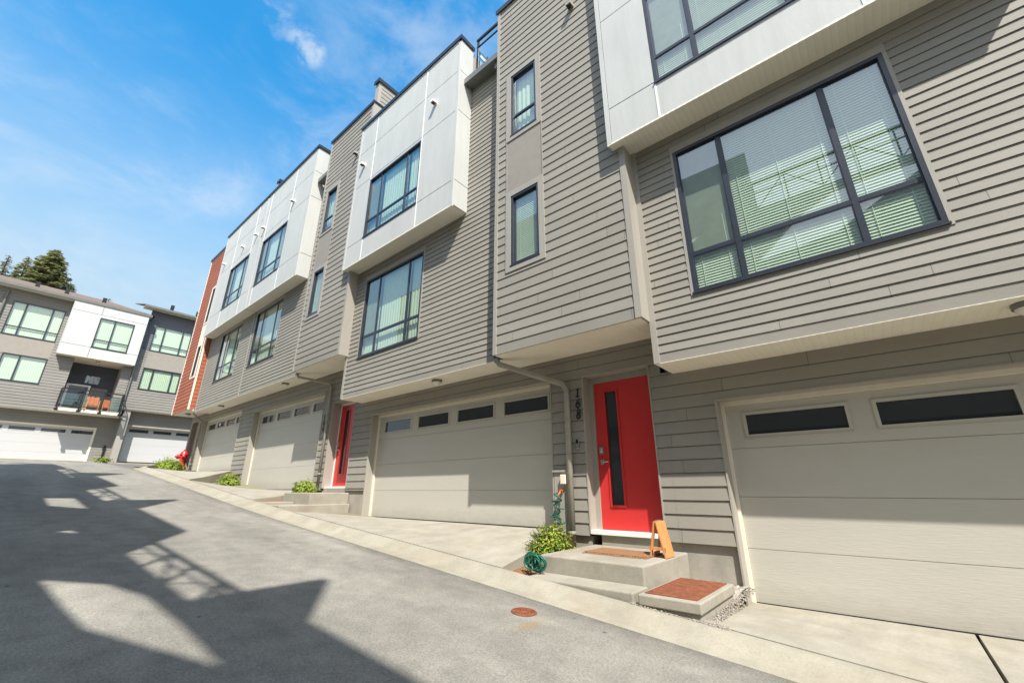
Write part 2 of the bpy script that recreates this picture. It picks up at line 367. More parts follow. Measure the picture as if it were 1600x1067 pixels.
def window(F, u0, u1, v0, v1, parent, mull=(), bar=None, trim=None, trimmat='trim', blinds=True, rec=.03, screen=None, drop=1.0, fm='frame', mw=.046, label=None):
    """a recessed window: frame > pane, blind; bar = height of the transom, mull = mullion positions"""
    f = MB(); t = .044
    f.fbox(F, u0, u1, v0, v0 + t, -rec - .03, .012); f.fbox(F, u0, u1, v1 - t, v1, -rec - .03, .012)
    f.fbox(F, u0, u0 + t, v0 + t, v1 - t, -rec - .03, .012); f.fbox(F, u1 - t, u1, v0 + t, v1 - t, -rec - .03, .012)
    for m in mull: f.fbox(F, m - mw / 2, m + mw / 2, v0 + t, v1 - t, -rec - .03, -.018)
    if bar:
        xs = [u0 + t] + [q for m in mull for q in (m - mw / 2, m + mw / 2)] + [u1 - t]
        for a, b in zip(xs[::2], xs[1::2]): f.fbox(F, a, b, bar - mw / 2, bar + mw / 2, -rec - .03, -.021)
    # inner sash beads
    xs = [u0 + t] + [q for m in mull for q in (m - mw / 2, m + mw / 2)] + [u1 - t]
    zs = [v0 + t] + ([bar - mw / 2, bar + mw / 2] if bar else []) + [v1 - t]
    g = MB()
    for a, b in zip(xs[::2], xs[1::2]):
        for c, d in zip(zs[::2], zs[1::2]):
            for q in ((a, a + .014, c, d), (b - .014, b, c, d), (a + .014, b - .014, c, c + .014), (a + .014, b - .014, d - .014, d)):
                f.fbox(F, *q, -rec - .012, -rec + .005)
            g.outquad(F, a, b, c, d, -rec)
    # sloping sill flashing
    f.fbox(F, u0 - .01, u1 + .01, v0 - .022, v0 - .001, -.01, .035)
    fo = f.build('window', fm, parent, label)
    g.build('pane', 'glass', fo)
    # the room behind
    r = MB(); dp = .75; wr = -rec - .03
    r.quad(F.p(u0, v0, -dp), F.p(u1, v0, -dp), F.p(u1, v1, -dp), F.p(u0, v1, -dp))
    for a, b in (((u0, v0), (u1, v0)), ((u1, v0), (u1, v1)), ((u1, v1), (u0, v1)), ((u0, v1), (u0, v0))):
        r.quad(F.p(*a, wr), F.p(*b, wr), F.p(*b, -dp), F.p(*a, -dp))
    r.build('reveal', 'room', fo)
    if blinds:
        b = MB(); z = v1 - t - .03; zend = v1 - (v1 - v0) * drop + t; pitch = .037; an = R(70); hw = .0212
        cols = [(xs[0], xs[-1])] if len(xs) <= 2 else list(zip(xs[::2], xs[1::2]))
        while z > zend:
            for a, c in cols:
                dy, dz = hw * math.cos(an), hw * math.sin(an); wv = -rec - .042
                b.quad(F.p(a + .01, z + dz, wv - dy), F.p(c - .01, z + dz, wv - dy), F.p(c - .01, z - dz, wv + dy), F.p(a + .01, z - dz, wv + dy))
            z -= pitch
        for a, c in cols:
            nlad = max(2, int((c - a) / .45) + 1)
            for i in range(nlad):
                uu = a + .1 + (c - a - .2) * i / (nlad - 1)
                b.fbox(F, uu - .003, uu + .003, zend, v1 - t, -rec - .032, -rec - .029)
        b.build('blind', 'blind', fo)
    else:
        b = MB(); wv = -rec - .09
        cols = list(zip(xs[::2], xs[1::2]))
        for a, c in cols:                                     # soft pleated curtain
            n = max(6, int((c - a) / .05)); 
            for i in range(n):
                x0, x1 = a + (c - a) * i / n, a + (c - a) * (i + 1) / n
                w0, w1 = wv + .012 * (i % 2), wv + .012 * ((i + 1) % 2)
                b.quad(F.p(x0, v0 + t, w0), F.p(x1, v0 + t, w1), F.p(x1, v1 - t, w1), F.p(x0, v1 - t, w0))
        b.build('curtain', 'blind', fo)
    if screen is not None:
        a, c = list(zip(xs[::2], xs[1::2]))[screen]; s = MB(); zl = (bar + mw / 2) if bar else v0 + t
        s.quad(F.p(a + .02, zl, -rec - .022), F.p(c - .01, zl, -rec - .035), F.p(c - .01, v1 - t, -rec - .022), F.p(a + .02, v1 - t, -rec - .022))
        s.build('screen', 'screen', fo)
    if trim:
        tm = MB(); q = trim
        tm.fbox(F, u0 - q, u0, v0 - q, v1 + q, -.01, .026); tm.fbox(F, u1, u1 + q, v0 - q, v1 + q, -.01, .026)
        tm.fbox(F, u0, u1, v1, v1 + q, -.01, .026); tm.fbox(F, u0, u1, v0 - q, v0 - .023, -.01, .026)
        tm.build('window_trim', trimmat, fo)
    return fo

def garage_door(F, u0, u1, v0, v1, parent, secs=4, mat='garage', top='cream', first=.22, ww=1.05, pitch=1.28, wh=(.43, .14), n=4, label=None):
    """sectional door in the plane of F, lites in the top section"""
    H = (v1 - v0) / secs; d = MB(); tz = v1
    wz0, wz1 = tz - wh[0], tz - wh[1]
    wins = [(u0 + first + i * pitch, u0 + first + i * pitch + ww) for i in range(n)]
    for i in range(secs):
        a, b = v0 + i * H, v0 + (i + 1) * H - .005
        if i < secs - 1: d.fbox(F, u0, u1, a, b, -.05, 0)
        else:
            d.fbox(F, u0, u1, a, wz0, -.05, 0); d.fbox(F, u0, u1, wz1, b, -.05, 0)
            x = u0
            for p, q in wins: d.fbox(F, x, p, wz0, wz1, -.05, 0); x = q
            d.fbox(F, x, u1, wz0, wz1, -.05, 0)
    d.fbox(F, u0, u1, v0, v1, -.08, -.055); d.fbox(F, u0 + .002, u1 - .002, v0 + .002, wz0 - .06, -.0545, -.010)
    do = d.build('garage_door', mat, parent, label)
    for p, q in wins:
        f = MB(); k = .035
        for c in ((p - .012, q + .012, wz0 - .012, wz0 + k - .012), (p - .012, q + .012, wz1 - k + .012, wz1 + .012), (p - .012, p + k - .012, wz0 + k - .012, wz1 - k + .012), (q - k + .012, q + .012, wz0 + k - .012, wz1 - k + .012)):
            f.fbox(F, *c, -.03, .014)
        g = MB(); g.quad(F.p(p, wz0, -.018), F.p(q, wz0, -.018), F.p(q, wz1, -.018), F.p(p, wz1, -.018))
        fo = f.build('lite_frame', mat, do); g.build('lite', 'dglass', do)
    # weather seals and bottom rubber
    s = MB(); s.fbox(F, u0 - .06, u0 + .015, v0, v1, .004, .03); s.fbox(F, u1 - .015, u1 + .06, v0, v1, .004, .03)
    s.fbox(F, u0 - .06, u1 + .06, v1 - .03, v1 + .05, .004, .045)
    s.build('weather_seal', top if top != 'cream' else 'cream', do)
    r = MB(); r.fbox(F, u0, u1, v0 - .02, v0 + .012, -.045, .006); r.build('bottom_seal', 'black', do)
    return do

def vent(F, u, v, parent, mat):
    m = MB(); s = .058
    m.fbox(F, u - s, u + s, v - s, v + s, .002, .02)
    m.hexa([F.p(u - s, v - s * .2, .02), F.p(u + s, v - s * .2, .02), F.p(u + s * .9, v - s * .5, .15), F.p(u - s * .9, v - s * .5, .15),
            F.p(u - s, v + s, .02), F.p(u + s, v + s, .02), F.p(u + s * .9, v + s * .55, .15), F.p(u - s * .9, v + s * .55, .15)])
    o = m.build('wall_vent', mat, parent); 
    i = MB(); i.fbox(F, u - s * .7, u + s * .7, v - s * .62, v - s * .52, .05, .13); i.build('vent_opening', 'black', o)

def soffit_light(x, y, z, parent, r=.105):
    m = MB(); m.lathe((x, y, z), [(0, 0), (r, 0), (r, -.045), (r * .9, -.05), (r * .88, -.03)], 24); o = m.build('soffit_light', 'gutter', parent, smooth=False)
    g = MB(); g.lathe((x, y, z), [(r * .88, -.035), (r * .8, -.07), (r * .5, -.10), (0, -.112)], 24); g.build('lamp_globe', 'lampglass', o, smooth=True)

def bay(x0, x1, z0, z1, yf, yb, parent, win, mull, bar, hl, vl, vents=(), capx=None, back_top=None, side=True, blinds=True, screen=0):
    """white fibre cement bay projecting from the wall: > panel joints, cap, window"""
    F = FY(yf); wu0, wu1, wv0, wv1 = win; g = .009
    b = MB()
    xs = sorted({x0 + .07, x1 - .07, *vl}); zs = sorted({z0, z1 - .12, *hl})
    for a, c in zip(xs[:-1], xs[1:]):
        for d, e in zip(zs[:-1], zs[1:]):
            aa, cc, dd, ee = a + g, c - g, d + g, e - g
            # cut the window out of each panel
            hx0, hx1, hz0, hz1 = max(aa, wu0), min(cc, wu1), max(dd, wv0), min(ee, wv1)
            if hx0 < hx1 and hz0 < hz1:
                if hz0 > dd: b.fbox(F, aa, cc, dd, hz0, 0, .012)
                if hz1 < ee: b.fbox(F, aa, cc, hz1, ee, 0, .012)
                if hx0 > aa: b.fbox(F, aa, hx0, hz0, hz1, 0, .012)
                if hx1 < cc: b.fbox(F, hx1, cc, hz0, hz1, 0, .012)
            else: b.fbox(F, aa, cc, dd, ee, 0, .012)
    b.fbox(F, x0, x0 + .07, z0, z1 - .12, -.02, .022); b.fbox(F, x1 - .07, x1, z0, z1 - .12, -.02, .022)   # corner trims
    b.fbox(F, x0 + .07, x1 - .07, z1 - .12, z1, -.02, .018)
    if side:
        FS = FX(x1)
        zz = sorted({z0, z1, *hl})
        for d, e in zip(zz[:-1], zz[1:]): b.fbox(FS, yf + .0, yb, d + g, e - g, -.02, .006)
        FL = Fr((x0, 0, 0), (0, 1, 0), (-1, 0, 0)); b.fbox(FL, yf, yb, z0, z1, -.02, .004)
    bo = b.build('bay', 'white', parent)
    j = MB()   # backing seen through the open joints, with the window left open
    for q in ((x0 + .01, wu0, z0 + .01, z1 - .01), (wu1, x1 - .022, z0 + .01, z1 - .01), (wu0, wu1, z0 + .01, wv0), (wu0, wu1, wv1, z1 - .01)):
        j.fbox(F, *q, -.05, -.0005)
    if side: j.box(x1 - .06, x1 - .0195, yf + .06, yb - .01, z0 + .01, z1 - .01)
    j.build('joint_backing', 'joint', bo)
    v = MB()
    for u in vl:
        for a, c in ((z0, z1 - .12),):
            segs = [(a, c)]
            if wu0 - .01 < u < wu1 + .01: segs = [(a, wv0), (wv1, c)]
            for s0, s1 in segs: v = MB(); v.fbox(F, u - .014, u + .014, s0, s1, .008, .018); v.build('joint_strip', 'whitetrim', bo)
    s = MB(); s.box(x0 + .02, x1 - .02, yf + .015, yb + .45, z0 - .002, z0 + .008); s.box(x0, x1, yf - .02, yf + .012, z0 - .022, z0 + .004)
    s.build('bay_soffit', 'soffit', bo)
    c = MB(); ca, cb = capx or (x0 - .03, x1 + .04)
    c.box(ca, cb, yf - .05, yf + .30, z1 + .001, z1 + .06); c.box(ca, cb, yf - .05, yf - .03, z1 - .055, z1)
    c.box(cb - .30, cb, yf + .301, yb + .02, z1 + .001, z1 + .06); c.box(cb - .02, cb, yf - .03, yb + .02, z1 - .055, z1)
    c.build('parapet_cap', 'cap', bo)
    window(F, wu0, wu1, wv0, wv1, bo, mull, bar, blinds=blinds, rec=.035, screen=screen)
    for u, z in vents: vent(F, u, z, bo, 'whitetrim')
    return bo

def tower(x0, x1, z0, z1, parent, mat='tower', trimmat='trim', wins=None, panel=True, expo=.17, yf=4.95, yb=5.2, vents=(), start=None, side='tower'):
    F = FY(yf); b = MB(); holes = [(a - .0, c + .0, d, e) for a, c, d, e in wins]
    tq = .115
    hh = [(a - tq, c + tq, d - tq, e + tq) for a, c, d, e in wins]
    if panel and len(wins) == 2: hh.append((wins[0][0] - tq, wins[0][1] + tq, wins[0][3] + tq, wins[1][2] - tq))
    lap(b, F, x0 + .075, x1 - .07, z0 + .17, z1 - .1, expo, hh)
    b.fbox(F, x0 + .075, x1 - .07, z0, z0 + .168, -.01, .003)
    FS = FX(x1)
    bo = b.build('tower_siding', mat, parent)
    t = MB()
    t.fbox(F, x0, x0 + .075, z0, z1, -.05, .02); t.fbox(F, x1 - .07, x1 - .0505, z0, z1, -.05, .02)
    if side == 'red':
        t.fbox(FS, yf - .02, yf + .04, z0, z1, -.05, .0185); rr = MB(); lap(rr, FS, yf + .04, yb + .02, z0, z1 - .1, expo); rr.build('tower_return', 'red', parent)
    else: t.fbox(FS, yf - .02, yb + .02, z0, z1, -.05, .0185)
    t.fbox(F, x0 + .075, x1 - .07, z1 - .1, z1, -.05, .012)
    t.box(x0 + .002, x0 + .02, yf + .03, yb + .3, z0, z1 - .01)
    t.build('corner_trim', trimmat, parent)
    s = MB(); s.box(x0 + .021, x1 - .02, yf + .02, 5.81, z0 - .002, z0 + .01); s.build('soffit', 'soffit', parent)
    c = MB(); c.box(x0 - .04, x1 + .05, yf - .05, yf + .28, z1 + .001, z1 + .06); c.box(x0 - .04, x1 + .05, yf - .05, yf - .03, z1 - .06, z1)
    c.box(x1 - .2, x1 + .05, yf + .281, 6.3, z1 + .001, z1 + .06); c.build('parapet_cap', 'cap', parent)
    for i, (a, cc, d, e) in enumerate(wins):
        window(F, a, cc, d, e, parent, (), e - (e - d) * .68 if i == 1 else None, trim=tq, trimmat=trimmat, rec=.04, mw=.045, blinds=(i == 0))
    if panel and len(wins) == 2:
        p = MB(); a, cc = wins[0][0] - tq, wins[0][1] + tq
        p.fbox(F, a + .02, cc - .02, wins[0][3] + tq + .001, wins[1][2] - tq - .001, -.01, .008)
        p.fbox(F, a, a + .02, wins[0][3] + tq + .001, wins[1][2] - tq - .001, -.01, .02); p.fbox(F, cc - .02, cc, wins[0][3] + tq + .001, wins[1][2] - tq - .001, -.01, .02)
        p.build('spandrel_panel', 'trimshade' if trimmat == 'trim' else trimmat, parent)
    for u, z in vents: vent(F, u, z, parent, trimmat)
    return bo

def entry_door(F, u0, u1, v0, v1, parent, mat, glassx=(.20, .40), glassz=(.15, .93)):
    """flush slab door with one tall narrow lite, deadbolt and lever on the left"""
    W, H = u1 - u0, v1 - v0; ga, gb = u0 + W * glassx[0], u0 + W * glassx[1]; gc, gd = v0 + H * glassz[0], v0 + H * glassz[1]
    d = MB()
    d.fbox(F, u0, ga, v0, v1, -.045, 0); d.fbox(F, gb, u1, v0, v1, -.045, 0); d.fbox(F, ga, gb, v0, gc, -.045, 0); d.fbox(F, ga, gb, gd, v1, -.045, 0)
    do = d.build('front_door', mat, parent)
    f = MB(); k = .028
    for c in ((ga - k, ga, gc - k, gd + k), (gb, gb + k, gc - k, gd + k), (ga, gb, gc - k, gc), (ga, gb, gd, gd + k)): f.fbox(F, *c, -.01, .014)
    f.build('lite_frame', mat, do)
    g = MB(); g.quad(F.p(ga, gc, -.02), F.p(gb, gc, -.02), F.p(gb, gd, -.02), F.p(ga, gd, -.02)); g.build('lite', 'dglass', do)
    h = MB(); hx = u0 + W * .085; hz = v0 + H * .435
    h.fbox(F, hx - .03, hx + .03, hz - .035, hz + .035, 0, .018)
    h.tube([F.p(hx, hz, .018), F.p(hx, hz, .055), F.p(hx + .03, hz, .06), F.p(hx + .125, hz, .058)], .011, 8)
    h.build('handle', 'chrome', do, bevel=.004); h = MB(); h.fbox(F, hx - .035, hx + .035, hz + .11, hz + .22, 0, .03)
    h.lathe(F.p(hx, hz + .165, .03), [(.026, 0), (.024, .012), (.01, .016), (0, .016)], 16, F.n)
    h.build('deadbolt', 'chrome', do)
    return do

# ------------------------------------------------------------------ ground
HX = [-400, -60, -45, -38, -30, -22.7, -16, -10, -5, 0, 5, 60, 400]
HZ = [1.9, 1.76, 1.72, 1.62, 1.30, .80, .15, -.44, -.84, -1.25, -1.64, -5.4, -8]
def h(x):
    for i in range(len(HX) - 1):
        if x <= HX[i + 1]:
            a = (x - HX[i]) / (HX[i + 1] - HX[i]); return HZ[i] + a * (HZ[i + 1] - HZ[i])
    return HZ[-1]
# smooth version
def hs_(x): return sum(h(x + d) for d in (-1.6, -.8, 0, .8, 1.6)) / 5 if x < -9 else h(x)
XS = sorted(set([-400, -200, -100, -60] + [-50 + i for i in range(66)] + [20, 30, 60, 150, 400]))
g = MB()
ys = [-400, -150, -60, -20, -5, 0, 5, 7, 20, 60, 150, 400]
for a, b in zip(XS[:-1], XS[1:]):
    for c, d in zip(ys[:-1], ys[1:]): g.quad((a, c, hs_(a) - .06), (b, c, hs_(b) - .06), (b, d, hs_(b) - .06), (a, d, hs_(a) - .06))
kind(g.build('ground', 'ground'))
# asphalt lane along the row and the crossing lane at its top
YC = 3.79
g = MB(); xs = [x for x in XS if -23 <= x <= 30] 
xs = [-23.0] + [-22.5 + .5 * i for i in range(105)]
for a, b in zip(xs[:-1], xs[1:]): g.quad((a, -3.2, hs_(a)), (b, -3.2, hs_(b)), (b, YC + .01, hs_(b)), (a, YC + .01, hs_(a)))
xs = [-37.7 + (-23.0 + 37.7) * i / 28 for i in range(29)]
for a, b in zip(xs[:-1], xs[1:]): g.quad((a, -30, hs_(a)), (b, -30, hs_(b)), (b, 30, hs_(b)), (a, 30, hs_(a)))
kind(g.build('road', 'asphalt'))
# rolled curb and gutter swept along the edge, turning round the end of the row
path = [(x, YC, 0, 1) for x in [30 - 1.0 * i for i in range(0, 53)]]
cxx, cyy, rad = -22.5, YC + 3.0, 3.0
for i in range(1, 13):
    t = R(90 * i / 12); path.append((cxx - rad * math.sin(t), cyy - rad * math.cos(t), -math.sin(-t) * 0 + math.sin(t), math.cos(t)))
path.append((cxx - rad, 12, 1, 0)); path.append((cxx - rad, 28, 1, 0))
prof = [(-.015, -.03), (-.015, .006), (.02, .010), (.10, .012), (.17, .03), (.24, .075), (.30, .098), (.355, .100), (.355, -.05)]
g = MB(); n0 = 0
for x, y, nx, ny in path:
    for o, z in prof: g.v.append(Vector((x + nx * o, y + ny * o, hs_(x) + z)))
k = len(prof)
for i in range(len(path) - 1):
    for j in range(k - 1): g.f.append((i * k + j, i * k + j + 1, (i + 1) * k + j + 1, (i + 1) * k + j))
kind(g.build('curb', 'curb', smooth=False))
YB = YC + .385
def slab(x0, x1, sill, f0=None, f1=None, name='driveway', y1=6.02, hs0=.1, mat='conc', n=10, joints=()):
    """drive apron: follows the curb at the front, level with the sill at the back"""
    m = MB(); xs = [x0 + (x1 - x0) * i / n for i in range(n + 1)]
    f0 = x0 if f0 is None else f0; f1 = x1 if f1 is None else f1
    def fx(x): return f0 + (f1 - f0) * (x - x0) / (x1 - x0)
    def col(x):
        a = fx(x); b = a + (x - a) * .27; za = hs_(a) + hs0
        return [(a, YB, za), (b, YB + .5, za + (sill - za) * .22), (x, y1, sill)]
    cuts = sorted(joints)
    for a, b in zip(xs[:-1], xs[1:]):
        A, B = col(a), col(b)
        for i in range(2): m.quad(A[i], B[i], B[i + 1], A[i + 1])
        m.quad((A[0][0], YB, A[0][2] - .5), (B[0][0], YB, B[0][2] - .5), B[0], A[0])
    for x in (x0, x1):
        A = col(x); m.quad(A[0], A[1], (A[1][0], A[1][1], A[1][2] - .6), (A[0][0], YB, A[0][2] - .5)); m.quad(A[1], A[2], (x, y1, A[2][2] - .7), (A[1][0], A[1][1], A[1][2] - .6))
    o = kind(m.build(name, mat))
    return o
slab(-1.42, .31, -1.2); slab(.335, 3.95, -1.2, n=14); slab(3.97, 9, -1.2)
slab(-9.42, -6.62, -.575, -9.2, -6.4); slab(-6.6, -4.0, -.575, -6.38, -3.66)
slab(-17.15, -14.6, .01, -16.45, -14.0); slab(-14.58, -11.85, .01, -13.98, -11.42)
slab(-23.2, -18.35, .73, -22.1, -16.75)
# planting beds between the drives
def bed(x0, x1, z, name='planting_bed', mat='soil', y1=5.85, amp=.02, dz=.03):
    m = MB(); n, q = 18, 10
    P = [[Vector((x0 + (x1 - x0) * i / n, YB + (y1 - YB) * j / q, (hs_(x0 + (x1 - x0) * i / n) + dz) * (1 - j / q) + z * (j / q) + random.uniform(-amp, amp))) for j in range(q + 1)] for i in range(n + 1)]
    for i in range(n):
        for j in range(q): m.quad(P[i][j], P[i + 1][j], P[i + 1][j + 1], P[i][j + 1])
    return kind(m.build(name, mat))
bed(-3.99, -3.3, -.9); bed(-2.04, -1.43, -1.02, mat='pebble'); bed(-11.9, -11.38, -.2); bed(-9.96, -9.15, -.62, amp=.012); bed(-18.9, -16.2, -.06); bed(-25.6, -21.9, .66)

# ------------------------------------------------------------------ the row of townhouses on the right
YG, YM, YT, YX, YD = 5.8, 5.2, 4.95, 4.8, 6.0
def wall_low(parent, x0, x1, z0, z1, holes, conc_top, start):
    """recessed ground floor wall: boards above a bare concrete base"""
    F = FY(YG); b = MB(); lap(b, F, x0, x1, conc_top, z1, .165, holes, lip=.014, start=start); o = b.build('lower_siding', 'low', parent)
    c = MB(); xs = [(x0, x1)]
    for hh in sorted(holes):
        ns = []
        for a, d in xs:
            if hh[2] > conc_top - .05 or hh[1] <= a or hh[0] >= d: ns.append((a, d)); continue
            if hh[0] > a: ns.append((a, hh[0]))
            if hh[1] < d: ns.append((hh[1], d))
        xs = ns
    for a, d in xs: c = MB(); c.fbox(F, a, d, z0, conc_top - .0, -.3, -.035); c.build('foundation', 'found', parent)
def opening(parent, u0, u1, v0, v1, yb, lz=None, trimw=.0, mat='trim'):
    """jambs and head of an opening cut in the lower wall back to plane yb"""
    m = MB(); F = FY(YG); d = YG - yb
    m.fbox(F, u0 - .002, u0 + .018, v0, v1, d, .018); m.fbox(F, u1 - .018, u1 + .002, v0, v1, d, .018); m.fbox(F, u0 + .018, u1 - .018, v1 - .018, v1, d, .018)
    o = m.build('opening_trim', mat, parent)
    return o

def main_wall(parent, x0, x1, z0, z1, win, mull, bar, expo=.1155, lightx=None, blinds=True, screen=0, extra=()):
    F = FY(YM); b = MB(); wins = [win] + [e[0] for e in extra]
    hh = [(a - .035, c + .035, d - .03, e + .10) for a, c, d, e in wins]
    lap(b, F, x0 + .07, x1 - .01, z0 + .13, z1, expo, hh)
    b.fbox(F, x0 + .07, x1 - .01, z0, z0 + .128, -.02, .004)
    b.build('main_siding', 'main', parent)
    t = MB(); t.fbox(F, x0 - .01, x0 + .07, z0, z1, -.03, .02)
    for a, c, d, e in wins:
        t.fbox(F, a - .035, c + .035, e + .0, e + .10, -.02, .016); t.fbox(F, a - .035, a, d - .03, e, -.02, .014); t.fbox(F, c, c + .035, d - .03, e, -.02, .014)
        t.fbox(F, a, c, d - .03, d - .023, -.02, .01)
    t.build('wall_trim', 'trim', parent)
    window(F, *win, parent, mull, bar, blinds=blinds, screen=screen)
    for e in extra: window(F, *e[0], parent, e[1], e[2], blinds=blinds, screen=screen)
    s = MB(); s.box(x0, x1, YM + .02, YG + .01, z0 - .003, z0 + .012); s.box(x0, x1, YM - .012, YM + .02, z0 - .006, z0 - .0005)
    s.build('soffit', 'soffit', parent)
    if lightx: soffit_light(lightx, 5.42, z0 - .003, parent)

def body(parent, x0, x1, z0, z1, y0=6.35, y1=16):
    b = MB(); b.box(x0, x1, y0, y1, z0, z1); b.build('house_body', 'trim', parent)
    r = MB(); r.box(x0, x1, y0 - .02, y1, z1 + .001, z1 + .08); r.build('flat_roof', 'cap', parent)
def inner(parent, x0, x1, z, y0=YG + .02, y1=6.4):
    b = MB(); b.box(x0, x1, YM + .1, y1, z + .02, z + .06); b.build('floor_slab', 'trim', parent)

# ---- the house at the right edge
A = thing('townhouse', 'tan townhouse at the right edge with the largest window under a white bay', 'house', (1.9, 6, -1.2), 'attached townhouses stepping up the lane')
wall_low(A, -2.12, 5.9, -2.4, 1.56, [(-1.47, 3.92, -3, 1.10)], -.62, -.61)
opening(A, -1.47, 3.92, -1.22, 1.10, YD)
garage_door(FY(YD), -1.43, 3.88, -1.2, 1.06, A, label='pale garage door at the right edge, in shade above and sunlit below')
main_wall(A, -1.955, 5.9, 1.53, 4.93, (-1.355, .965, 2.355, 4.56), (-.765, .375), 2.90, lightx=1.26)
bay(-2.14, 2.2, 4.89, 9.7, YX, YM, A, (-1.335, .91, 5.53, 7.4), (-.76, .335), 6.04, (5.55, 7.48, 8.7), (-1.335, .91), capx=(-2.16, 2.24))
inner(A, -1.95, 5.9, 4.93)
u = MB(); lap(u, FY(YM), 2.21, 5.9, 4.93, 8.4, .1155); u.build('upper_siding', 'main', A)
u = MB(); u.fbox(FY(YG), -2.1, 5.9, 1.562, 4.9, -.2, -.1); u.box(5.88, 5.9, YM, YG, 1.53, 8.4)
u.build('return_wall', 'trim', A)
u = MB(); u.box(-1.95, 2.19, YM, 6.3, 4.96, 9.65); u = MB(); u.box(2.1, 2.19, YM + .01, 6.34, 4.9, 9.6); u.build('bay_return', 'trim', A)
body(A, -1.9, 5.9, -2.5, 9.6)

# ---- number 168
B = thing('townhouse', 'tan townhouse with the number 168 and a red door, between two stepped neighbours', 'house', (-5.8, 6, -.57), 'attached townhouses stepping up the lane')
wall_low(B, -9.364, -2.122, -1.6, 2.12, [(-9.36, -4.0, -3, 1.765), (-3.40, -2.29, -3, 1.73)], -.615, -.61)
opening(B, -9.36, -4.0, -.6, 1.765, YD); 
garage_door(FY(YD), -9.30, -4.02, -.57, 1.73, B, label='pale garage door with a stepped shadow edge')
opening(B, -3.40, -2.29, -.58, 1.73, 5.98)
F = FY(5.98)
m = MB(); m.fbox(F, -3.385, -3.30, -.56, 1.62, -.05, .02); m.fbox(F, -2.36, -2.305, -.56, 1.62, -.05, .02); m.fbox(F, -3.385, -2.305, 1.62, 1.71, -.05, .02)
m.build('door_frame', 'trim', B)
m = MB(); m.fbox(F, -3.385, -2.305, -.585, -.535, -.05, .19); m.build('threshold', 'whitetrim', B)
entry_door(F, -3.30, -2.36, -.532, 1.62, B, 'red_door', (.205, .405), (.155, .925))
main_wall(B, -9.87, -4.49, 2.11, 9.0, (-9.32, -6.97, 3.06, 5.17), (-8.72, -7.52), 3.60, lightx=-6.53, blinds=False)
bay(-9.95, -5.62, 5.54, 10.38, YX, YM, B, (-9.09, -6.88, 6.2, 8.04), (-8.56, -7.44), 6.70, (6.18, 8.11, 9.33), (-9.09, -6.87), vents=((-6.43, 8.84), (-9.53, 8.77)), blinds=False)
inner(B, -9.85, -2.0, 5.5)
m = MB(); m.box(-9.8, -5.66, YM, 7.9, 9.2, 10.3); m.box(-5.74, -5.64, YM + .001, 6.4, 5.5, 9.2); m.build('bay_return', 'trim', B)
tower(-4.56, -1.975, 2.11, 10.36, B, wins=[(-4.17, -3.55, 3.65, 5.08), (-4.17, -3.55, 6.50, 8.05)], vents=((-2.67, 8.62),), start=2.11)
# roof deck between bay and tower, its gutter and glass rail
m = MB(); m.box(-5.6, -4.57, 4.93, 5.07, 8.98, 9.14); m.box(-5.6, -4.57, 5.07, 5.19, 9.0, 9.03); o = m.build('gutter', 'gutter', B)
m = MB(); m.box(-5.62, -4.57, 5.075, 7.9, 9.142, 9.2); m.build('deck_floor', 'deckfloor', B)
m = MB(); m.box(-5.62, -4.57, 5.29, 5.34, 10.78, 10.84); m.box(-5.62, -4.57, 5.30, 5.33, 10.55, 10.58)
for x in (-5.58, -4.62): m.box(x - .02, x + .02, 5.30, 5.34, 9.2, 10.78)
m.box(-5.6, -5.56, 5.35, 7.0, 10.42, 10.46)
for y in (5.6, 5.9, 6.2): m.box(-5.63, -5.52, y, y + .03, 10.38, 10.5)
o = m.build('deck_rail', 'black', B)
m = MB(); m.outquad(FY(5.315), -5.56, -4.64, 9.25, 10.54, 0); m.build('rail_glass', 'clear', o)
m = MB(); m.box(-5.7, -4.5, 7.2, 7.9, 9.2, 12.2); m.build('penthouse_wall', 'side', B)
m = MB(); m.box(-5.9, -4.4, 6.7, 7.19, 12.0, 12.2); m.build('penthouse_eave', 'gutter', B)
body(B, -9.8, -1.98, -1.8, 9.14)
m = MB(); m.box(-4.5, -2.0, 5.2, 6.34, 9.0, 10.3); m.build('parapet_wall', 'trim', B)
# party fin rising above the roofs
def fin(parent, x, zt, zb, mat='main', w_=.2, y0=5.03):
    m = MB(); m.box(x - w_, x, y0, 9.5, zb, zt); o = m.build('party_fin', 'trim', parent)
    s = MB(); lap(s, FX(x), y0 + .1, 9.5, zb, zt - .06, .17); s.build('fin_siding', mat, o)
    c = MB(); c.box(x - w_ - .04, x + .05, y0 - .06, 9.5, zt + .001, zt + .07); c.box(x - w_ - .04, x + .05, y0 - .06, y0 - .03, zt - .07, zt)
    c.box(x + .03, x + .05, y0 - .03, 9.5, zt - .07, zt); c.build('parapet_cap', 'cap', o)
fin(B, -1.99, 11.45, 10.43)
def downspout(parent, pts, r, mat):
    m = MB(); m.tube(pts, r, 10); o = m.build('downspout', mat, parent, smooth=True)
    b = MB()
    for i in range(len(pts) - 1):
        a, c = Vector(pts[i]), Vector(pts[i + 1])
        if abs(c.z - a.z) > 1.2:
            for t in (.12, .88):
                p = a.lerp(c, t); b = MB(); b.lathe(p, [(r * 1.18, -.02), (r * 1.22, 0), (r * 1.18, .02)], 10); b.build('pipe_strap', mat, o)
m = MB(); m.box(-4.70, -4.56, 5.0, 5.10, 8.80, 8.98); m.build('gutter_outlet', 'gutter', B)
downspout(B, [(-4.66, 5.08, 8.85), (-4.68, 5.12, 8.6), (-4.68, 5.13, 2.5), (-4.68, 5.13, 2.2), (-4.655, 5.15, 2.06)], .042, 'frame')
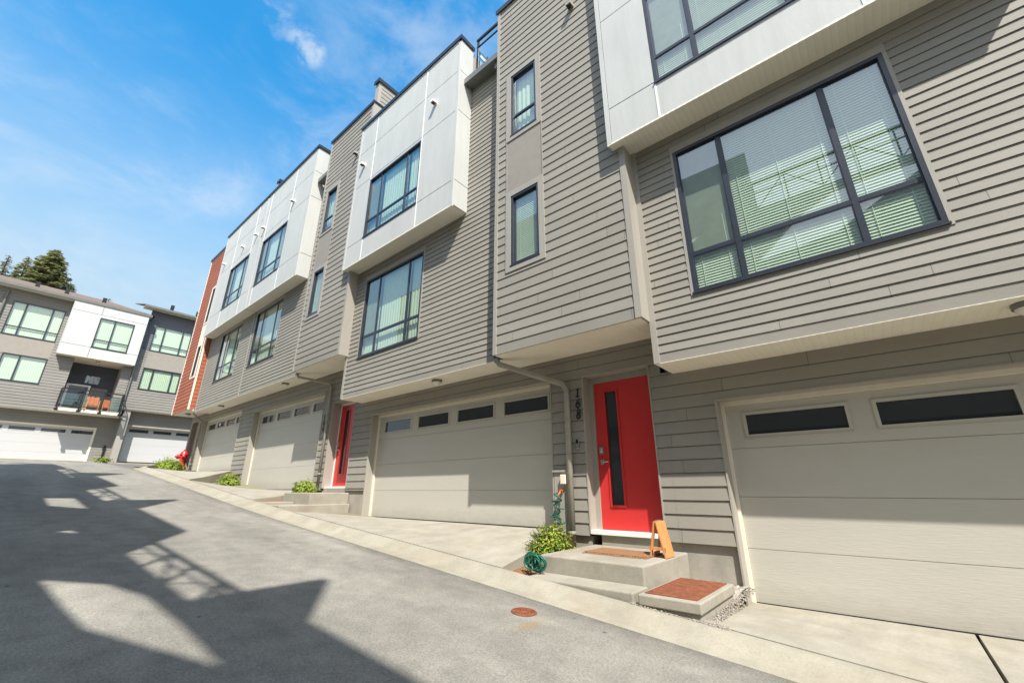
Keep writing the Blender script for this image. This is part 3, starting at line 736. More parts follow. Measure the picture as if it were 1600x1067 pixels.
downspout(B, [(-4.67, 5.14, 2.12), (-4.62, 5.16, 2.02), (-3.86, 5.68, 1.70), (-3.72, 5.72, 1.64), (-3.66, 5.735, 1.52), (-3.66, 5.735, 1.3), (-3.66, 5.735, -.83)], .047, 'pipe')
# house number: three slanted digits one below another
def stroke(ch):
    """centre line of a numeral in a 1 x 1.6 cell, as lists of points"""
    arc = lambda cx, cy, rx, ry, a0, a1, n=14: [(cx + rx * math.cos(R(a0 + (a1 - a0) * i / n)), cy + ry * math.sin(R(a0 + (a1 - a0) * i / n))) for i in range(n + 1)]
    return {'1': [[(.22, 1.25), (.55, 1.55), (.5, .05)], [(.22, .04), (.8, .04)]],
            '6': [arc(.5, .45, .38, .42, 0, 360, 20), [(.13, .5), (.2, .95), (.45, 1.35), (.82, 1.56)]],
            '8': [arc(.5, .42, .38, .39, 0, 360, 20), arc(.52, 1.2, .31, .36, 0, 360, 20)],
            '2': [arc(.5, 1.15, .36, .4, 170, -30) + [(.1, .05), (.9, .05)]],
            '7': [[(.1, 1.5), (.9, 1.5), (.4, .0)]]}[ch]
def number(txt, F, u, ztop, size, step, parent, mat='black', name='house_number', vertical=True, shear=.12, w0=.004, **kw):
    k = size / 2.1
    for i, ch in enumerate(txt):
        m = MB(); du, dv = (0, -step * i) if vertical else (step * i, 0)
        for line in stroke(ch):
            m.tube([F.p(u + du + (x - .5 + (y - .8) * shear) * k * 1.05, ztop - 1.6 * k + dv + y * k, w0 + .012) for x, y in line], k * .13, 6)
        m.build(name, mat, parent)
number('168', FY(YG - .018), -3.475, 1.545, .185, .172, B)
# doorbell
F = FY(YG - .014)
m = MB(); m.fbox(F, -3.555, -3.50, .60, .73, 0, .02); o = m.build('doorbell', 'chrome', B, bevel=.006)
m = MB(); m.fbox(F, -3.545, -3.51, .68, .745, .02, .03); m.build('doorbell_camera', 'black', o, bevel=.006)
# service panel with hose tap box
m = MB(); m.fbox(FY(YG), -3.985, -3.72, -.62, .27, .005, .02); m.fbox(FY(YG), -4.0, -3.70, .27, .30, .0, .05); m.build('service_panel', 'trim', B)
m = MB(); m.fbox(FY(YG - .02), -3.83, -3.735, .09, .23, 0, .07); m.build('outlet_box', 'cream', B, bevel=.008)
m = MB(); m.tube([(-3.83, 5.78, -.02), (-3.83, 5.70, -.02), (-3.835, 5.67, -.06)], .014); m.lathe((-3.83, 5.72, .0), [(0, 0), (.03, 0), (.03, .012), (0, .012)], 12); m.build('hose_tap', 'orange', B)

# ---- the double white bay: number 166 (right half) and the red tower house (left half)
C = thing('townhouse', 'mid row townhouse under the right half of the wide white bay', 'house', (-13.5, 6, .02), 'attached townhouses stepping up the lane')
D = thing('townhouse', 'townhouse at the far end of the row with the cedar red tower', 'house', (-21, 6, .73), 'attached townhouses stepping up the lane')
wall_low(C, -17.3, -9.366, -1.2, 3.22, [(-17.1, -11.9, -3, 2.70), (-11.38, -10.18, -3, 2.32)], .0, .05)
opening(C, -17.1, -11.9, -.02, 2.70, YD)
garage_door(FY(YD), -17.04, -11.93, .02, 2.66, C, label='pale garage door with a stepped shadow, seen steeply')
opening(C, -11.38, -10.18, .05, 2.32, 6.05)
F = FY(6.05); m = MB(); m.fbox(F, -11.36, -11.33, .08, 2.3, -.03, .02); m.fbox(F, -10.42, -10.2, .08, 2.3, -.03, .02); m.fbox(F, -11.33, -10.42, 2.24, 2.3, -.03, .02); m.build('door_frame', 'whitetrim', C)
m = MB(); m.fbox(F, -11.36, -10.2, .05, .10, -.05, .2); m.build('threshold', 'whitetrim', C)
m = MB(); m.box(-11.36, -10.2, 5.84, 6.3, -.4, .045); m.build('door_sill_wall', 'found', C)
entry_door(F, -11.33, -10.42, .10, 2.24, C, 'red_door', (.30, .50))
main_wall(C, -17.3, -12.2, 3.2, 10.3, (-17.0, -14.7, 4.24, 6.35), (-16.4, -15.25), 4.85, lightx=-13.9, blinds=False)
bay(-17.295, -13.05, 6.5, 11.66, YX, YM, C, (-16.88, -14.66, 7.32, 9.28), (-16.35, -15.2), 7.86, (7.32, 9.55, 10.6), (-16.88, -14.66), vents=((-14.4, 9.95), (-17.0, 9.95)), capx=(-17.295, -13.0), blinds=False)
inner(C, -17.2, -9.9, 6.5)
m = MB(); m.box(-17.2, -13.1, YM, 7.9, 10.4, 11.5); m.box(-13.19, -13.08, YM + .001, 6.4, 6.5, 10.4); m.build('bay_return', 'trim', C)
tower(-12.36, -9.80, 3.2, 11.5, C, wins=[(-12.0, -11.38, 4.80, 6.25), (-12.0, -11.38, 7.64, 9.2)], vents=((-10.39, 9.8),), start=3.2)
fin(C, -9.80, 12.5, 11.57)
m = MB(); m.box(-13.0, -12.37, 4.93, 5.07, 10.14, 10.3); m.box(-13.0, -12.37, 5.07, 5.19, 10.16, 10.19); m.build('gutter', 'gutter', C)
m = MB(); m.box(-13.0, -12.37, 5.29, 5.34, 11.93, 11.99); m.box(-13.0, -12.37, 5.30, 5.33, 11.7, 11.73)
for x in (-12.98, -12.4): m.box(x - .02, x + .02, 5.30, 5.34, 10.3, 11.93)
o = m.build('deck_rail', 'black', C)
m = MB(); m.outquad(FY(5.315), -12.96, -12.42, 10.4, 11.7, 0); m.build('rail_glass', 'clear', o)
m = MB(); m.box(-13.3, -12.3, 7.2, 7.9, 10.3, 13.2); m.build('penthouse_wall', 'side', C)
body(C, -17.2, -9.82, -1, 10.3)
m = MB(); m.box(-12.3, -9.84, 5.2, 6.34, 10.2, 11.45); m.build('parapet_wall', 'trim', C)
downspout(C, [(-12.46, 5.13, 10.1), (-12.46, 5.13, 3.4), (-12.46, 5.13, 3.2), (-12.42, 5.16, 3.1), (-11.58, 5.70, 2.88), (-11.50, 5.735, 2.78), (-11.50, 5.735, .1)], .036, 'pipe')
number('166', FY(YG - .018), -11.72, 2.0, .16, .16, C)

wall_low(D, -24.86, -17.31, -.2, 3.3, [(-23.05, -18.36, -3, 2.98), (-24.62, -23.72, -3, 3.02)], .545, .545)
opening(D, -23.05, -18.36, .7, 2.98, YD); opening(D, -24.62, -23.72, .75, 3.02, 6.1)
garage_door(FY(YD), -23.0, -18.40, .73, 2.93, D, pitch=1.12, ww=.93, first=.17, label='pale garage door farthest up the row')
F = FY(6.1); entry_door(F, -24.58, -23.76, .8, 2.98, D, 'darkred_door', (.32, .52))
main_wall(D, -22.30, -17.31, 3.2, 10.3, (-20.75, -18.45, 4.24, 6.35), (-20.15, -19.05), 4.85, lightx=-19.7, blinds=False)
bay(-22.1, -17.305, 6.5, 11.66, YX, YM, D, (-20.4, -18.2, 7.32, 9.28), (-19.87, -18.75), 7.86, (7.32, 9.55, 10.6), (-20.4, -18.2), vents=((-17.75, 9.95), (-19.2, 9.95), (-21.5, 9.95)), capx=(-22.13, -17.305), blinds=False)
m = MB(); m.box(-22.0, -17.35, YM, 7.9, 10.4, 11.5); m.build('bay_return', 'trim', D)
fin(D, -17.22, 12.55, 11.3, mat='whitetrim')
F = FY(YT)
tower(-24.9, -22.36, 3.3, 11.45, D, mat='red', trimmat='cream', wins=[(-23.2, -22.72, 4.86, 6.27), (-23.2, -22.72, 7.5, 9.24)], side='red')
inner(D, -24.8, -17.3, 6.5)
body(D, -24.86, -17.25, 0, 10.3)
m = MB(); m.box(-24.86, -22.4, 5.2, 6.34, 10.2, 11.4); m.box(-24.88, -24.86, 5.81, 16, -.5, 11.4); m.build('parapet_wall', 'trim', D)
downspout(D, [(-22.27, 5.13, 3.3), (-22.27, 5.13, 3.2), (-22.3, 5.18, 3.12), (-23.15, 5.7, 2.98), (-23.2, 5.735, 2.9), (-23.2, 5.735, .85)], .032, 'pipe')
soffit_light(-23.7, 5.3, 3.29, D)

# ------------------------------------------------------------------ steps, vault, small things by the doors
m = MB(); m.box(-3.36, -2.06, 4.52, 5.83, -1.3, -.72); o = m.build('front_step', 'conc', bevel=.018, loc=(-2.7, 5, -.95)); tag(o, 'low concrete landing in front of the red door of number 168', 'step')
m = MB(); m.box(-3.30, -2.03, YB - .005, 4.518, -1.3, -.90); o = m.build('lower_step', 'conc', bevel=.015, loc=(-2.7, 4.3, -1)); tag(o, 'thin concrete slab step at the curb below the landing of number 168', 'step')
m = MB(); m.box(-3.24, -2.33, 5.835, 5.96, -.95, -.586); o = m.build('door_sill_wall', 'found', B)
V = thing('utility_vault', 'square concrete vault box with a rusty steel lid beside the landing', 'utility box', (-1.7, 4.6, -1.1))
m = MB(); m.box(-1.945, -1.425, 4.15, 5.16, -1.35, -.985); m.build('vault_base', 'found', V, bevel=.01)
m = MB(); m.box(-1.965, -1.405, 4.13, 5.18, -.983, -.893)
m.build('vault_rim', 'conc', V, bevel=.012)
m = MB(); m.box(-1.925, -1.455, 4.20, 5.12, -.90, -.885); m.build('lid', 'rust', V)
def mat_on():
    m = MB(); m.box(-3.02, -2.22, 4.98, 5.44, -.718, -.700); o = m.build('doormat', 'mat', loc=(-2.6, 5.2, -.71)); tag(o, 'worn brown coir doormat on the landing before the red door', 'doormat')
    f = MB()
    for i in range(260):
        x = random.uniform(-3.03, -2.21); y = random.choice((4.97, 5.44)) + random.uniform(-.012, .012); f.tube([(x, y, -.705), (x + random.uniform(-.02, .02), y + (.03 if y > 5.2 else -.03), -.715)], .002, 3, False)
    f.build('fringe', 'mat', o)
mat_on()
# folding A shaped board
SG = thing('folding_sign', 'small orange wooden A-frame board standing at the edge of the landing', 'sign', (-2.15, 5.25, -.72))
def aboard():
    ax, ay, zb, zt = -2.16, 5.3, -.72, -.34
    for s, nm in ((-1, 'board'), (1, 'board')):
        m = MB(); x = ax + s * .10
        a0, a1 = 5.14, 5.40
        if s == 1:
            m.hexa([(x, a0, zb), (x, a1, zb), (x - .02, a1, zb), (x - .02, a0, zb), (ax + .02, a0, zt), (ax + .02, a1, zt), (ax, a1, zt), (ax, a0, zt)])
        else:
            for q0, q1 in ((a0, a0 + .05), (a1 - .05, a1)):
                m.hexa([(x, q0, zb), (x, q1, zb), (x + .02, q1, zb), (x + .02, q0, zb), (ax - .02, q0, zt), (ax - .02, q1, zt), (ax, q1, zt), (ax, q0, zt)])
            for t0, t1 in ((.02, .14), (.86, .99)):
                p = lambda t: x + (ax - .02 - x) * t
                m.hexa([(p(t0), a0 + .05, zb + .38 * t0), (p(t0), a1 - .05, zb + .38 * t0), (p(t0) + .02, a1 - .05, zb + .38 * t0), (p(t0) + .02, a0 + .05, zb + .38 * t0),
                        (p(t1), a0 + .05, zb + .38 * t1), (p(t1), a1 - .05, zb + .38 * t1), (p(t1) + .02, a1 - .05, zb + .38 * t1), (p(t1) + .02, a0 + .05, zb + .38 * t1)])
        m.build(nm, 'wood', SG, bevel=.004)
    m = MB(); m.box(ax - .1, ax + .1, a0 + .002, a0 + .02, zb + .08, zb + .11); m.build('brace', 'wood', SG)
    m = MB(); m.tube([(ax - .015, a0 + .05, zt + .004), (ax - .015, a1 - .05, zt + .004)], .008); m.build('hinge', 'chrome', SG)
aboard()
# garden hose: hanging loops and a coil on the ground
H = thing('garden_hose', 'green garden hose hanging from the tap and coiled behind the shrub', 'hose', (-3.6, 5, -.8))
pts = []
for i in range(150):
    t = i / 149; z = -.05 - .62 * t; a = i * .42
    pts.append((-3.86 - .05 * t + .07 * math.cos(a) * (1 + .4 * math.sin(a * .7)) + .03 * math.sin(a * .37), 5.68 + .035 * math.sin(a), z + .03 * math.sin(a * .61)))
m = MB(); m.tube(pts, .0105, 6); m.build('hanging_hose', 'hose', H, smooth=True)
pts = []
for i in range(420):
    a = i * .21; tt = i / 420; r = .068 + .012 * math.sin(a * .31)
    # a coil lying on its side, leaning on the kerb
    cx = -3.36 + .10 * math.sin(i * .012); cy = 4.40 + .16 * (tt - .5)
    pts.append((cx + r * math.cos(a) * 1.15, cy + .02 * math.sin(a * 1.3), -.79 + r * math.sin(a) + .015 * math.sin(i * .05)))
m = MB(); m.tube(pts, .0085, 6); m.build('coiled_hose', 'hose', H, smooth=True)
# landing and steps at number 166
m = MB(); m.box(-11.4, -10.05, 4.87, 5.83, -1, -.05); o = m.build('front_step', 'conc', bevel=.018, loc=(-10.7, 5.3, -.3)); tag(o, 'concrete landing below the narrow shaded red door in mid row', 'step')
m = MB(); m.box(-10.75, -9.92, YB, 5.80, -1, -.3); m.box(-11.95, -10.751, YB, 4.86, -1, -.25); o = m.build('lower_step', 'conc', bevel=.015, loc=(-10.5, 4.6, -.5)); tag(o, 'low concrete slab round the mid row landing', 'step')
# manhole
MH = thing('manhole_cover', 'rusty round iron cover set in the asphalt near the curb', 'manhole', (-2.73, 3.45, h(-2.73)))
zz = h(-2.73)
def disc(r0, r1, z0, z1):
    m = MB(); m.lathe((-2.73, 3.42, 0), [(r0, z1), (r1, z1), (r1, z0)], 40, (.08, 0, 1)); 
    return m
nrm = Vector((.08, 0, 1)).normalized()
c0 = Vector((-2.73, 3.42, zz))
m = MB(); m.lathe(c0, [(.098, .006), (.116, .007), (.118, .004)], 48, nrm); m.build('rim', 'rust', MH)
m = MB(); m.lathe(c0, [(0, .004), (.084, .004), (.093, .006), (.097, .002)], 48, nrm)
for r in (.042, .07):
    for k in range(16):
        a = 2 * math.pi * k / 16; p = c0 + Vector((r * math.cos(a), r * math.sin(a), 0)); p.z = c0.z - .08 * (p.x - c0.x) + .004
        m.box(p.x - .008, p.x + .008, p.y - .004, p.y + .004, p.z - .002, p.z + .004)
m.build('lid', 'rust', MH)
# gravel round the vault
m = MB(); random.seed(3)
for i in range(2000):
    if i % 3: x = random.uniform(-2.05, -1.2); y = random.uniform(YB - .05, YB + .03)
    else: x = random.uniform(-1.45, -1.42 + .10); y = random.uniform(4.2, 5.7)
    if -1.965 < x < -1.41 and y > 4.14: continue
    r = random.uniform(.004, .011); z = hs_(x) + (.10 if y < YB + .02 else .085) + (y - YB) * .03 + random.uniform(-.004, .012)
    if x > -1.42: z = max(z, hs_(x) + .1 - (y - YB) * .1)
    m.lathe((x, y, z - r * .6), [(0, -r * .6), (r, 0), (r * .8, r * .6), (0, r * .8)], 5, (random.uniform(-.5, .5), random.uniform(-.5, .5), 1))
kind(m.build('gravel', 'pebble'), 'stuff')

# ------------------------------------------------------------------ shrubs
def shrub(x, y, z, rx, ry, rz, n, label, leaf=.028, seed=1):
    random.seed(seed); t = thing('shrub', label, 'shrub', (x, y, z), 'small shrubs beside the doors')
    m = MB(); f = MB()
    for i in range(n // 14):
        a = random.uniform(0, 2 * math.pi); e = random.uniform(.05, 1); rr = random.uniform(.72, 1.08)
        d = Vector((math.cos(a) * math.sqrt(1 - e * e) * rx, math.sin(a) * math.sqrt(1 - e * e) * ry, (e * rz))) * rr
        tip = Vector((x, y, z)) + d; m.tube([(x + d.x * .1, y + d.y * .1, z), Vector((x, y, z)) + d * .55 + Vector((0, 0, .02)), tip], [.006, .004, .002], 4, False)
        for k in range(14):
            q = random.uniform(.45, 1.0); c = Vector((x, y, z)) + d * q + Vector([random.gauss(0, leaf * .9) for _ in range(3)])
            nn = (d.normalized() + Vector([random.uniform(-.8, .8) for _ in range(3)]) + Vector((0, 0, .5))).normalized()
            u = nn.orthogonal().normalized(); v = nn.cross(u); th = random.uniform(0, 6.28); u, v = u * math.cos(th) + v * math.sin(th), v * math.cos(th) - u * math.sin(th)
            s = leaf * random.uniform(.6, 1.15)
            f.poly([c - u * s, c - u * s * .2 + v * s * .42 + nn * s * .1, c + u * s, c - u * s * .2 - v * s * .42 + nn * s * .1])
    m.build('stem', 'bark', t); f.build('foliage', 'leaf', t)
shrub(-3.62, 5.12, -.86, .36, .36, .47, 5200, 'leafy green shrub beside the downspout left of the landing of number 168', .024, 1)
shrub(-17.0, 5.38, .02, .52, .36, .52, 3200, 'round green shrub in bare mulch between two garage doors', .045, 2)
shrub(-11.5, 5.40, -.06, .46, .26, .30, 2000, 'low green shrub on the planter beside the mid row landing', .038, 3)
shrub(-24.5, 5.15, .84, .85, .5, .56, 3200, 'wide green shrub in front of the red hydrant at the end of the row', .05, 4)
shrub(-23.35, 5.25, .76, .40, .34, .52, 1900, 'smaller yellow-green shrub nearest the curb below the hydrant', .045, 5)
shrub(-37.0, 3.95 + .6, 1.66, .3, .5, .35, 500, 'small tuft of weeds at the foot of the wall between the two far garages', .06, 6)

# ------------------------------------------------------------------ hydrant
HY = thing('fire_hydrant', 'red fire hydrant showing above the shrubs at the end of the row', 'hydrant', (-23.9, 5.5, .9))
hx, hy, hz = -24.0, 5.6, .93
m = MB(); m.lathe((hx, hy, hz), [(.19, 0), (.19, .05), (.13, .06), (.13, .56), (.165, .57), (.165, .61), (.145, .65), (.11, .72), (.05, .76), (.045, .82), (0, .82)], 20); m.build('barrel', 'hyd', HY, smooth=False)
for d, r in (((-.3, -1, 0), .10), ((1, -.25, 0), .07), ((-1, .25, 0), .07)):
    m = MB(); m.lathe((hx, hy, hz + .50), [(r * .8, 0), (r * .8, .17), (r, .18), (r, .25), (r * .45, .27), (r * .4, .32), (0, .32)], 16, d); m.build('outlet_cap', 'hyd', HY)

# ------------------------------------------------------------------ the building across the top of the lane
XB = -36.9
E1 = thing('townhouse', 'tan and white house across the top of the lane with the balcony', 'house', (XB, 0, 1.6), 'houses across the top of the lane')
E2 = thing('townhouse', 'house behind the red tower at the top of the lane, with the higher eave', 'house', (XB, 8, 1.8), 'houses across the top of the lane')
F = FX(XB); b = MB(); w1 = (-1.42, .78, 8.48, 10.5); w2 = (-1.05, .76, 5.88, 7.4)
rec = (1.82, 4.15, 4.66, 7.9)
lap(b, F, -6, 4.62, 4.45, 11.2, .17, [w1, w2, rec, (.95, 4.62, 7.9, 11.3), (-1.42, .78, 7.4, 8.48)], lip=.016)
b.build('siding', 'back', E1)
b = MB(); b.fbox(F, -1.42, .78, 7.41, 8.47, -.02, .008); b.build('spandrel_panel', 'trimshade', E1)
window(F, *w1, E1, (-.85, .25), 9.0, blinds=False, drop=.9); window(F, *w2, E1, (-.35,), None, blinds=False)
b = MB(); b.fbox(FX(-38.4), 1.7, 4.3, 4.5, 8.0, -.1, 0); lap(b, FX(-38.39), 1.7, 4.3, 4.66, 8.0, .17, [(2.65, 3.45, 6.5, 7.1)]); 
b.build('recess_wall', 'dark', E1)
b = MB(); b.box(-38.4, -36.92, 4.15, 4.2, 4.5, 8.0); b.build('recess_side', 'trim', E1); b = MB(); b.box(-38.4, -36.92, 1.76, 1.815, 4.5, 8.0); b.build('recess_side', 'trim', E1)
window(FX(-38.36), 2.65, 3.45, 6.5, 7.1, E1, (), None, blinds=False)
m = MB(); FP = FX(-38.33)
for q in ((1.95, 3.05, 4.68, 4.80), (1.95, 2.06, 4.80, 6.3), (2.95, 3.05, 4.80, 6.3), (1.95, 3.05, 6.3, 6.4)): m.fbox(FP, *q, 0, .06)
o = m.build('patio_door', 'whitetrim', E1); m = MB(); m.fbox(FP, 2.06, 2.95, 4.8, 6.3, .01, .02); m.build('pane', 'dglass', o)
m = MB(); m.fbox(FP, 3.1, 3.9, 4.68, 6.3, 0, .03); m.build('patio_side_panel', 'gutter', E1)
# balcony
m = MB(); m.box(-38.4, -36.25, 1.72, 4.62, 4.44, 4.66); m.build('balcony_slab', 'cream', E1)
m = MB(); xf = -36.22
for y in (1.74, 2.68, 3.62, 4.56): m.box(xf, xf + .06, y - .03, y + .03, 4.42, 5.72); m.box(xf - .03, xf + .1, y - .08, y + .08, 4.42, 4.54)
m.box(xf, xf + .06, 1.74, 4.56, 5.72, 5.78); m.box(xf + .01, xf + .05, 1.74, 4.56, 5.5, 5.54); m.box(xf + .01, xf + .05, 1.74, 4.56, 4.72, 4.77)
for y in (1.74, 4.56):
    m.box(-36.9, xf, y - .025, y + .025, 5.72, 5.78); m.box(-36.9, xf, y - .02, y + .02, 5.5, 5.54); m.box(-36.9, xf, y - .02, y + .02, 4.72, 4.77)
    m.box(-36.9, -36.84, y - .03, y + .03, 4.6, 5.72)
o = m.build('balcony_rail', 'black', E1)
m = MB(); m.box(xf + .025, xf + .035, 1.8, 4.5, 4.79, 5.49); m.build('rail_glass', 'clear', o)
number('27', FX(-36.248), 2.78, 4.63, .17, .13, E1, vertical=False, shear=0, name='unit_number')
# bay
FB = FX(-36.3); wb = (2.30, 4.02, 8.46, 10.42); b = MB(); y0, y1, z0, z1 = .98, 4.6, 7.78, 11.2
for q in ((y0, wb[0], 8.45, 10.6), (wb[1], y1, 8.45, 10.6), (wb[0], wb[1], wb[3], 10.6), (y0, wb[0] - .01, z0, 8.43), (wb[0] + .01, y1, z0, 8.43), (y0, wb[0] - .01, 10.62, z1), (wb[0] + .01, y1, 10.62, z1)): b.fbox(FB, *q, -.05, 0)
b.box(-36.88, -36.351, y1 - .05, y1, z0, z1); b.box(-36.88, -36.351, y0, y0 + .05, z0, z1); b.fbox(FB, y0 - .04, y0 - .001, z0, z1, -.05, .01)
o = b.build('bay', 'white', E1)
b = MB(); b.fbox(FB, y0 + .1, wb[0], z0 + .1, z1, -.08, -.055); b.fbox(FB, wb[1], y1 - .1, z0 + .1, z1, -.08, -.055); b.fbox(FB, wb[0], wb[1], 10.43, z1, -.08, -.055); b.fbox(FB, wb[0], wb[1], z0 + .1, 8.45, -.08, -.055); b.build('joint_backing', 'joint', o)
b = MB(); b.box(-38.4, -36.3, y0, y1, z0 - .02, z0 - .001); b.build('bay_soffit', 'cream', o)
window(FB, *wb, o, (3.05,), 8.98, blinds=False)
soffit_light(-37.0, 2.9, 7.76, E1)
def back_roof(parent, y0, y1, ze, xe=-36.35, run=5.0, rise=1.85):
    m = MB(); xr = xe - run
    m.hexa([(xe, y0, ze), (xe, y1, ze), (xr, y1 - 2.0, ze + rise), (xr, y0, ze + rise), (xe, y0, ze + .06), (xe, y1, ze + .06), (xr, y1 - 2.0, ze + rise + .06), (xr, y0, ze + rise + .06)])
    o = m.build('roof', 'shingle', parent)
    m = MB(); m.box(xe + .0, xe + .10, y0, y1 + .1, ze - .12, ze + .02); m.box(xe - 5, xe + .1, y1 + .0, y1 + .1, ze - .12, ze + .02); m.build('gutter', 'gutter', o)
    m = MB(); m.box(-37.0, xe, y0, y1, ze - .10, ze - .06); m.build('eave_soffit', 'cream', o)
    rv = MB(); n = 0
    for y in (y0 + 1.6, y0 + 3.2, y0 + 5.1, y0 + 6.4, y0 + 8.2):
        if y < y1 - 1: rv.box(xe - 1.6, xe - 1.4, y, y + .2, ze + .6, ze + .92)
    if rv.v: rv.build('roof_vent', 'black', o)
back_roof(E1, -6, 4.75, 11.32); back_roof(E2, 4.2, 12.6, 12.02, rise=1.5)
m = MB(); m.box(-50, -38.45, -6, 4.8, 0, 11.1); m.box(-38.45, -37.75, -6, 1.76, 4.4, 11.1); m.box(-38.45, -37.75, 4.2, 4.62, 4.4, 11.1); m.box(-38.45, -37.75, 1.7, 4.2, 8.0, 11.1); m.build('house_body', 'trim', E1)
m = MB(); m.box(-50, -38.3, 4.85, 12, 0, 11.9); m.box(-38.3, -37.0, 4.85, 5.2, 0, 11.9); m.build('house_body', 'trim', E2)
# lower walls and garage doors
FG = FX(-37.5); b = MB(); lap(b, FG, -6, 4.86, 1.6, 4.47, .165, [(-1.25, 3.86, 0, 3.72)]); b.build('lower_siding', 'back', E1)
b = MB(); b.box(-37.5, -36.92, -6, 4.86, 4.42, 4.449); b.build('soffit', 'soffit', E1)
FD = FX(-37.62)
garage_door(FD, -1.18, 3.8, 1.64, 3.62, E1, mat='garagewhite', pitch=1.28, ww=1.08, first=.12, wh=(.34, .1), label='white garage door below the balcony')
m = MB(); m.fbox(FG, -1.25, -1.19, 1.6, 3.72, -.15, .02); m.fbox(FG, 3.8, 3.88, 1.6, 3.72, -.15, .02); m.fbox(FG, -1.19, 3.8, 3.64, 3.72, -.15, .02); m.build('opening_trim', 'cream', E1)
F = FX(XB); b = MB(); w3 = (5.15, 7.3, 9.08, 10.9); w4 = (5.15, 7.27, 6.38, 7.85)
lap(b, F, 4.72, 12, 5.0, 11.95, .17, [w3, w4, (5.15, 7.3, 7.85, 9.08), (4, 13, 9.08, 12)], lip=.016); b.build('siding', 'back', E2)
b = MB(); lap(b, F, 4.72, 12, 9.08, 11.95, .17, [w3], lip=.016, start=5.0); b.build('upper_siding', 'backshade', E2)  # shade below the eave painted as darker boards
b = MB(); b.fbox(F, 5.15, 7.3, 7.86, 9.07, -.02, .008); b.build('spandrel_panel', 'trimshade', E2)
window(F, *w3, E2, (5.72, 6.78), 9.55, blinds=False); window(F, *w4, E2, (5.72, 6.78), None, blinds=False)
b = MB(); lap(b, FG, 4.87, 12, 1.6, 5.0, .165, [(5.28, 10.3, 0, 4.08)]); b.build('lower_siding', 'back', E2)
b = MB(); b.box(-37.5, -36.92, 4.72, 12, 4.97, 4.999); b.build('soffit', 'soffit', E2)
garage_door(FX(-37.9), 5.35, 10.25, 1.76, 3.98, E2, mat='garagewhite', pitch=1.28, ww=1.05, first=.14, wh=(.34, .1), label='white garage door half hidden by the cedar red tower')
m = MB(); m.fbox(FG, 5.26, 5.35, 1.6, 4.08, -.4, .02); m.fbox(FG, 5.35, 10.2, 3.99, 4.08, -.4, .02); m.build('opening_trim', 'trim', E2)
m = MB(); m.box(-37.62, -37.4, 3.88, 5.2, 1.5, 1.72); m.build('foundation', 'found', E1)
def dsp(parent, pts, mat='gutter'):
    m = MB(); m.tube(pts, .05, 8); m.build('downspout', mat, parent)
dsp(E1, [(-36.8, 4.68, 11.2), (-36.8, 4.68, 5.0), (-36.85, 4.68, 4.5), (-37.4, 4.98, 4.1), (-37.4, 5.05, 3.6), (-37.4, 5.05, 2.1), (-37.4, 4.9, 1.95), (-37.3, 4.5, 1.8)], 'gutter')
dsp(E1, [(-36.8, -1.75, 11.0), (-36.8, -1.75, 4.5)])
dsp(E1, [(-37.4, 4.5, 1.7), (-37.4, 4.5, 2.7)], 'black')
# balcony chair
CH = thing('balcony_chair', 'orange cushioned chair on the balcony at the top of the lane', 'chair', (-37.3, 3.4, 4.66))
m = MB(); m.box(-37.6, -37.0, 3.0, 3.6, 4.98, 5.12); m.build('seat', 'cushion', CH, bevel=.03)
m = MB(); m.hexa([(-37.62, 3.0, 5.1), (-37.62, 3.6, 5.1), (-37.50, 3.6, 5.1), (-37.50, 3.0, 5.1), (-37.75, 3.0, 5.62), (-37.75, 3.6, 5.62), (-37.64, 3.6, 5.62), (-37.64, 3.0, 5.62)]); m.build('backrest', 'cushion', CH, bevel=.03)
for x, y in ((-37.02, 3.02), (-37.02, 3.58), (-37.6, 3.02), (-37.6, 3.58)):
    m = MB(); m.box(x - .025, x + .025, y - .025, y + .025, 4.66, 5.3 if x > -37.3 else 5.0); m.build('leg', 'wood', CH)
for y in (3.0, 3.6):
    m = MB(); m.box(-37.65, -36.98, y - .03, y + .03, 5.30, 5.34); m.build('armrest', 'wood', CH)
TB = thing('balcony_chair', 'second orange chair nearer the right post of the balcony', 'chair', (-37.2, 4.0, 4.66))
m = MB(); m.box(-37.45, -36.95, 3.75, 4.1, 4.95, 5.05); m.build('seat', 'cushion', TB, bevel=.02)
m = MB(); m.box(-37.5, -37.42, 3.75, 4.1, 5.04, 5.5); m.build('backrest', 'cushion', TB, bevel=.02)
for x, y in ((-36.98, 3.78), (-36.98, 4.07), (-37.45, 3.78), (-37.45, 4.07)):
    m = MB(); m.box(x - .02, x + .02, y - .02, y + .02, 4.66, 4.95); m.build('leg', 'wood', TB)
# drain apron in front of the far garages
m = MB(); m.box(-37.69, -36.9, -6, 12, 1.2, 1.665); kind(m.build('pavement', 'curb'))

